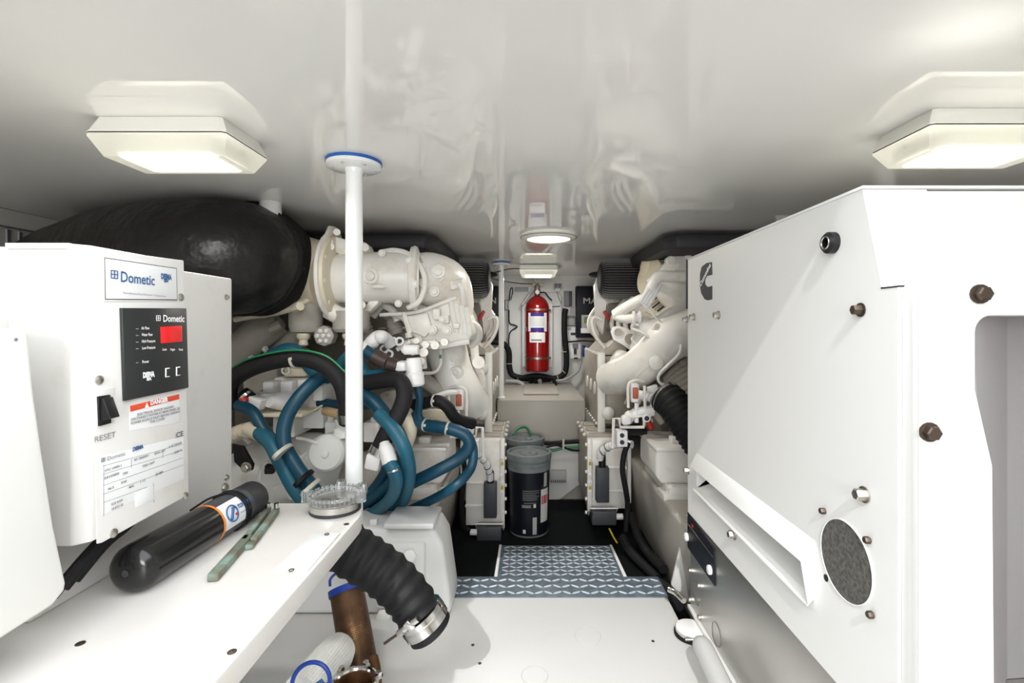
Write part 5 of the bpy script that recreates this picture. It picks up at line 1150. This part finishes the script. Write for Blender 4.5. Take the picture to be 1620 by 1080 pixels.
MB().tube([P(850, 712, 2.69), P(880, 704, 2.69), (P(905, 712, 2.70)), P(930, 712, 2.70)], .006, 8).build('black_cable', 'rubber', h)
MB().box(P(891, 702, 2.69), (.010, .035, .05)).build('cable_clip', 'tie', h)
h = hose('yellow_wire', 'short yellow wire on the mat right of the step', [(964, 836, 2.20), (970, 848, 2.16), (976, 858, 2.12)], .004, 'yellow', cat='wire')
for i, (pts, lb) in enumerate((([(1000, 815, 2.2), (1010, 850, 2.05), (1030, 880, 1.95), (1050, 900, 1.85)], 'black hose along the foot of the right stringer'), ([(985, 850, 2.1), (1000, 875, 2.0), (1040, 915, 1.85)], 'black hose on the mat right of the step plate'))):
    hose('rubber_hose', lb, pts, .018, 'rubber')
tag(MB().tube([P(1044, 925, 1.70), P(1060, 938, 1.60), P(1074, 955, 1.52)], .022, 12).build('rubber_pipe', 'rubber'), 'black pipe end in the corner right of the tread strip', 'pipe')
fn = thing('splash_panel', 'pale triangular panel between the right stringer and the generator', 'panel', P(1078, 900, 1.62))
MB().prism([P(1062, 925, 1.66), P(1088, 815, 1.62), P(1110, 800, 1.60), P(1110, 960, 1.60), P(1074, 945, 1.64)], (0, .012, 0), .003).build('panel', 'plasticw', fn)

# ================================================================== BACK WALL
YW = 3.598
def wb(x0, y0, x1, y1, d, m, name, parent, bev=.003, base=0.0): return MB().pb(x0, y0, x1, y1, YW-base-d, YW-base, bev).build(name, m, parent)
bp = thing('backing_board', 'white rounded board on the far wall behind the fire extinguisher', 'board', P(845, 600, YW))
pts = []
x0_, y0_, x1_, y1_, rr = 804, 462, 889, 596, 10
for cx_, cy_, a0 in ((x1_-rr, y0_+rr, -90), (x1_-rr, y1_-rr, 0), (x0_+rr, y1_-rr, 90), (x0_+rr, y0_+rr, 180)):
    for k in range(6):
        a = math.radians(a0+k*18); pts.append(P(cx_+rr*math.cos(a), cy_+rr*math.sin(a), YW-.05))
MB().prism(pts, (0, .048, 0), .008).build('board', 'deck', bp)
wb(814, 454, 836, 461, .004, 'greyl', 'label_strip', bp)
# extinguisher
ec = P(850, 587, 3.46); r = R(19, 3.46)
fe = thing('fire_extinguisher', 'red fire extinguisher with white label on the far wall', 'fire extinguisher', ec)
Hc = (587-487)*3.46/F
MB().lathe(ec, (0, 0, 1), [(0, r*.86), (.012, r), (Hc, r), (Hc+.03, r*.93), (Hc+.06, r*.72), (Hc+.08, r*.42), (Hc+.088, r*.22), (Hc+.10, r*.22)], 48).build('cylinder', 'red', fe)
tp = ec+Vector((0, 0, Hc+.098))
MB().lathe(tp, (0, 0, 1), [(0, .022), (.02, .024), (.035, .020), (.06, .020), (.075, .012)], 20).build('valve', 'zinc', fe)
MB().lathe(tp+Vector((0, -.024, .012)), (0, -1, 0), [(0, .015), (.012, .015), (.014, .012)], 24).build('pressure_gauge', 'inkw', fe)
MB().cyl(tp+Vector((-.04, 0, .068)), tp+Vector((.045, 0, .068)), .009).build('pipe_cross', 'cream', fe)
MB().ring(tp+Vector((0, -.02, .105)), (0, 1, 0), .016, .004, 18, 6).build('pull_ring', 'white', fe)
MB().cyl(tp+Vector((-.03, 0, .04)), tp+Vector((-.11, 0, -.08)), .010).build('discharge_lever', 'greyl', fe)
MB().tube([tp+Vector((.02, 0, .012)), tp+Vector((.055, 0, .012)), tp+Vector((.08, 0, -.02)), tp+Vector((.105, 0, -.045))], .005, 8).build('safety_cord', 'black', fe)
for zz, m in ((Hc*.955, 'zinc'), (Hc*.20, 'zinc')):
    MB().lathe(ec+Vector((0, 0, zz)), (0, 0, 1), [(0, r*1.015), (.013, r*1.015)], 48).build('bracket_band', m, fe)
    MB().box(ec+Vector((r*1.02, 0, zz+.006)), (.02, .02, .015), bev=.002).build('band_latch', 'boltd', fe)
def epatch(a0, a1, z0, z1, m, name, k=1.008):
    mb = MB(); g = []
    for i in range(13):
        a = math.radians(a0+(a1-a0)*i/12); d = Vector((math.sin(a), -math.cos(a), 0))*r*k
        g.append((mb.v(ec+d+Vector((0, 0, z0*Hc))), mb.v(ec+d+Vector((0, 0, z1*Hc)))))
    for p_, q_ in zip(g, g[1:]): mb.face([p_[0], q_[0], q_[1], p_[1]])
    return mb.build(name, m, fe)
fe0 = fe; fe = epatch(-48, 48, .63, .92, 'paper', 'label'); epatch(-34, 32, .865, .92, 'inkv', 'label_band', 1.012); epatch(-34, 32, .63, .69, 'inkv', 'label_band', 1.012)
for k in range(7): epatch(-38, 36, .71+k*.021, .716+k*.021, 'inkg', 'label_line', 1.012)
fe = fe0
epatch(-40, 38, .46, .615, 'paper', 'small_label'); epatch(-30, 20, .49, .505, 'ink', 'small_label_line', 1.012)
epatch(-95, -60, .63, .70, 'greyl', 'side_label'); epatch(62, 95, .63, .78, 'greyl', 'side_label')
wb(826, 480, 874, 580, .06, 'deck', 'mounting_bracket', fe, base=.051)
# navy control cabinets with letters
def cabinet(x0, y0, x1, y1, label, d=.10):
    t = thing('engine_control_cabinet', label, 'cabinet', P((x0+x1)/2, y1, YW-d/2), 'navy engine control cabinets')
    wb(x0, y0, x1, y1, d, 'navy', 'body', t, .006); return t
cl_ = cabinet(756, 452, 792, 540, 'navy control cabinet with coloured lights beside the slim far pillar')
s = (YW-.1015)/F
text('MAN', 9.5*s*1.35, P(757, 476, YW-.1015), (1, 0, 0), ZD, 'greyl', cl_, width=27*s, bold=.0012)
for px, py, m in ((775.5, 497, 'ledy'), (782.5, 497, 'greyl'), (775.5, 506.5, 'ledg'), (782.5, 506.5, 'rust'), (768, 497, 'greyl'), (768, 506.5, 'greyl')):
    MB().lathe(P(px, py, YW-.10), (0, -1, 0), [(0, .009), (.006, .009), (.008, .006)], 16).build('indicator_light', m, cl_)
for px in (774, 784): MB().pb(px-1, 512, px+1, 524, YW-.106, YW-.10).build('toggle', 'rust', cl_)
cr_ = cabinet(912, 452, 955, 534, 'navy control cabinet with a small green screen beside the right engine')
text('MAN', 9.5*s*1.35, P(922, 476, YW-.1015), (1, 0, 0), ZD, 'greyl', cr_, width=34*s, bold=.0012)
scf = MB().pb(920, 498, 952, 519, YW-.11, YW-.10, .003).build('screen_frame', 'greyl', cr_)
MB().pb(924, 501, 950, 511, YW-.113, YW-.109).build('screen', 'lcd', scf)
MB().pb(919, 519, 952, 527, YW-.118, YW-.10, .003).build('terminal_cover', 'white', cr_)
def item(name, label, cat, x0, y0, x1, y1, d, m, parts=()):
    t = thing(name, label, cat, P((x0+x1)/2, y1, YW-d/2)); wb(x0, y0, x1, y1, d, m, 'body', t)
    for (a, b, c_, d_, e_, mm, nn) in parts: MB().pb(a, b, c_, d_, YW-d-e_, YW-d+.001, .001).build(nn, mm, t)
    return t
it = item('wall_socket', 'small grey socket with a dangling wire right of the extinguisher top', 'socket', 876, 448, 889, 457, .03, 'greyl', ((878, 449, 882, 455, .002, 'grey', 'socket_face'), (883, 449, 887, 455, .002, 'grey', 'socket_face'), (879, 456, 886, 461, .004, 'white', 'plug')))
MB().tube([P(881, 461, 3.55), P(884, 472, 3.55), P(887, 478, 3.55), P(886, 484, 3.55), P(872, 484, 3.52)], .004, 6).build('wire', 'grey', it)
item('relay_box', 'grey relay box with a lid left of the right navy cabinet', 'box', 893, 460, 905, 484, .05, 'grey', ((900, 461, 905, 484, .006, 'slate', 'lid'),))
item('terminal_box', 'pale grey terminal box below the relay box', 'box', 895, 486, 911, 500, .03, 'greyl', ((896, 487, 902, 499, .003, 'white', 'cover'),))
item('terminal_box', 'grey slotted terminal box lowest in the stack left of the right navy cabinet', 'box', 894, 501, 911, 516, .03, 'grey', ((896, 503, 909, 514, .003, 'greyl', 'cover'),))
item('battery_switch_panel', 'white switch panel with round dials low on the far wall', 'switch panel', 896, 542, 919, 567, .03, 'white', ((906, 543, 914, 551, .012, 'grey', 'dial'), (908, 551, 912, 560, .012, 'ink', 'lever'), (908, 565, 914, 568, .004, 'ink', 'base')))
item('junction_plate', 'pale plate with cable entries above the switch panel', 'plate', 897, 516, 914, 540, .02, 'white', ((903, 526, 911, 530, .004, 'ink', 'cable_entry'), (898, 518, 904, 522, .003, 'greyl', 'cover')))
item('blue_label', 'small blue instruction sticker beside the switch panel', 'sticker', 921, 546, 927, 564, .004, 'bluep', ((926, 546, 932, 556, .003, 'greyl', 'text_block'),))
item('breaker_box', 'small grey breaker box right of the slim far pillar', 'box', 798, 474, 809, 490, .035, 'grey', ((799, 475, 803, 489, .002, 'greyl', 'cover'),))
G2 = 'far wall cables'
h = hose('wall_cable_loop', 'thick black cable loom running below and around the white backing board', [(768, 540, 3.50), (785, 541, 3.50), (798, 545, 3.52), (805, 556, 3.53), (806, 580, 3.53), (811, 593, 3.53), (828, 598, 3.52), (850, 600, 3.50), (872, 599, 3.52), (888, 595, 3.53), (895, 585, 3.53), (896, 560, 3.53), (893, 530, 3.53), (893, 500, 3.53), (895, 488, 3.53)], .021, 'rubber', cat='cable')
for x, y in ((806, 575), (893, 556), (892, 588), (882, 597), (819, 597)): MB().ring(P(x, y, 3.53), (0 if y < 580 else 1, 0, 1 if y < 592 else .2), .0225, .003, 16, 6).build('zip_tie', 'tie', h)
MB().tube([P(828, 597, 3.48), P(850, 594, 3.46), P(875, 598, 3.48)], .018, 10).build('upper_strand', 'rubber', h)
for k, x in enumerate((838, 846, 853, 876)):
    MB().tube([P(x, 600, 3.47), P(x+2, 606, 3.46), P(x+3, 612, 3.42)], .014, 8).build('dropping_strand', 'rubber' if k != 2 else 'greyl', h)
h = hose('white_conduit', 'pale conduit branching low right of the cable loom', [(872, 602, 3.5), (890, 601, 3.5), (905, 594, 3.52), (914, 587, 3.53), (919, 572, 3.54)], .009, 'greyl', cat='cable')
h = hose('grey_pipe', 'grey drain pipe sloping down left below the cable loom', [(800, 603, 3.50), (820, 604, 3.48), (832, 612, 3.44)], .015, 'greyl', cat='pipe')
h = hose('thin_cable', 'thin black cable looping beside the small breaker box', [(806, 476, 3.54), (807, 460, 3.55), (810, 455, 3.55), (811, 462, 3.55), (808, 474, 3.54)], .0035, 'rubber', cat='cable')
h = hose('thin_cable', 'thin black cable hanging from the small breaker box to the loom', [(805, 490, 3.54), (806, 510, 3.54), (814, 514, 3.53), (818, 517, 3.53), (808, 524, 3.54), (805, 535, 3.54), (805, 548, 3.54)], .0045, 'rubber', cat='cable')
h = hose('thin_cable', 'thin cable from the left air filter up to the small ceiling lamp', [(771, 435, 2.62), (790, 429, 2.8), (808, 425, 2.95), (822, 425, 3.0)], .003, 'rubber', cat='cable')
h = hose('thin_cable', 'thin cable from the left air filter to the extinguisher valve', [(771, 439, 2.62), (795, 444, 2.9), (820, 448, 3.2), (842, 449, 3.42)], .003, 'rubber', cat='cable')
h = hose('thin_cable', 'thin black cable running right behind the junction plate', [(896, 541, 3.54), (920, 539, 3.54), (940, 540, 3.50)], .005, 'rubber', cat='cable')
for o in bpy.data.objects:
    if '_w' in o: del o['_w']
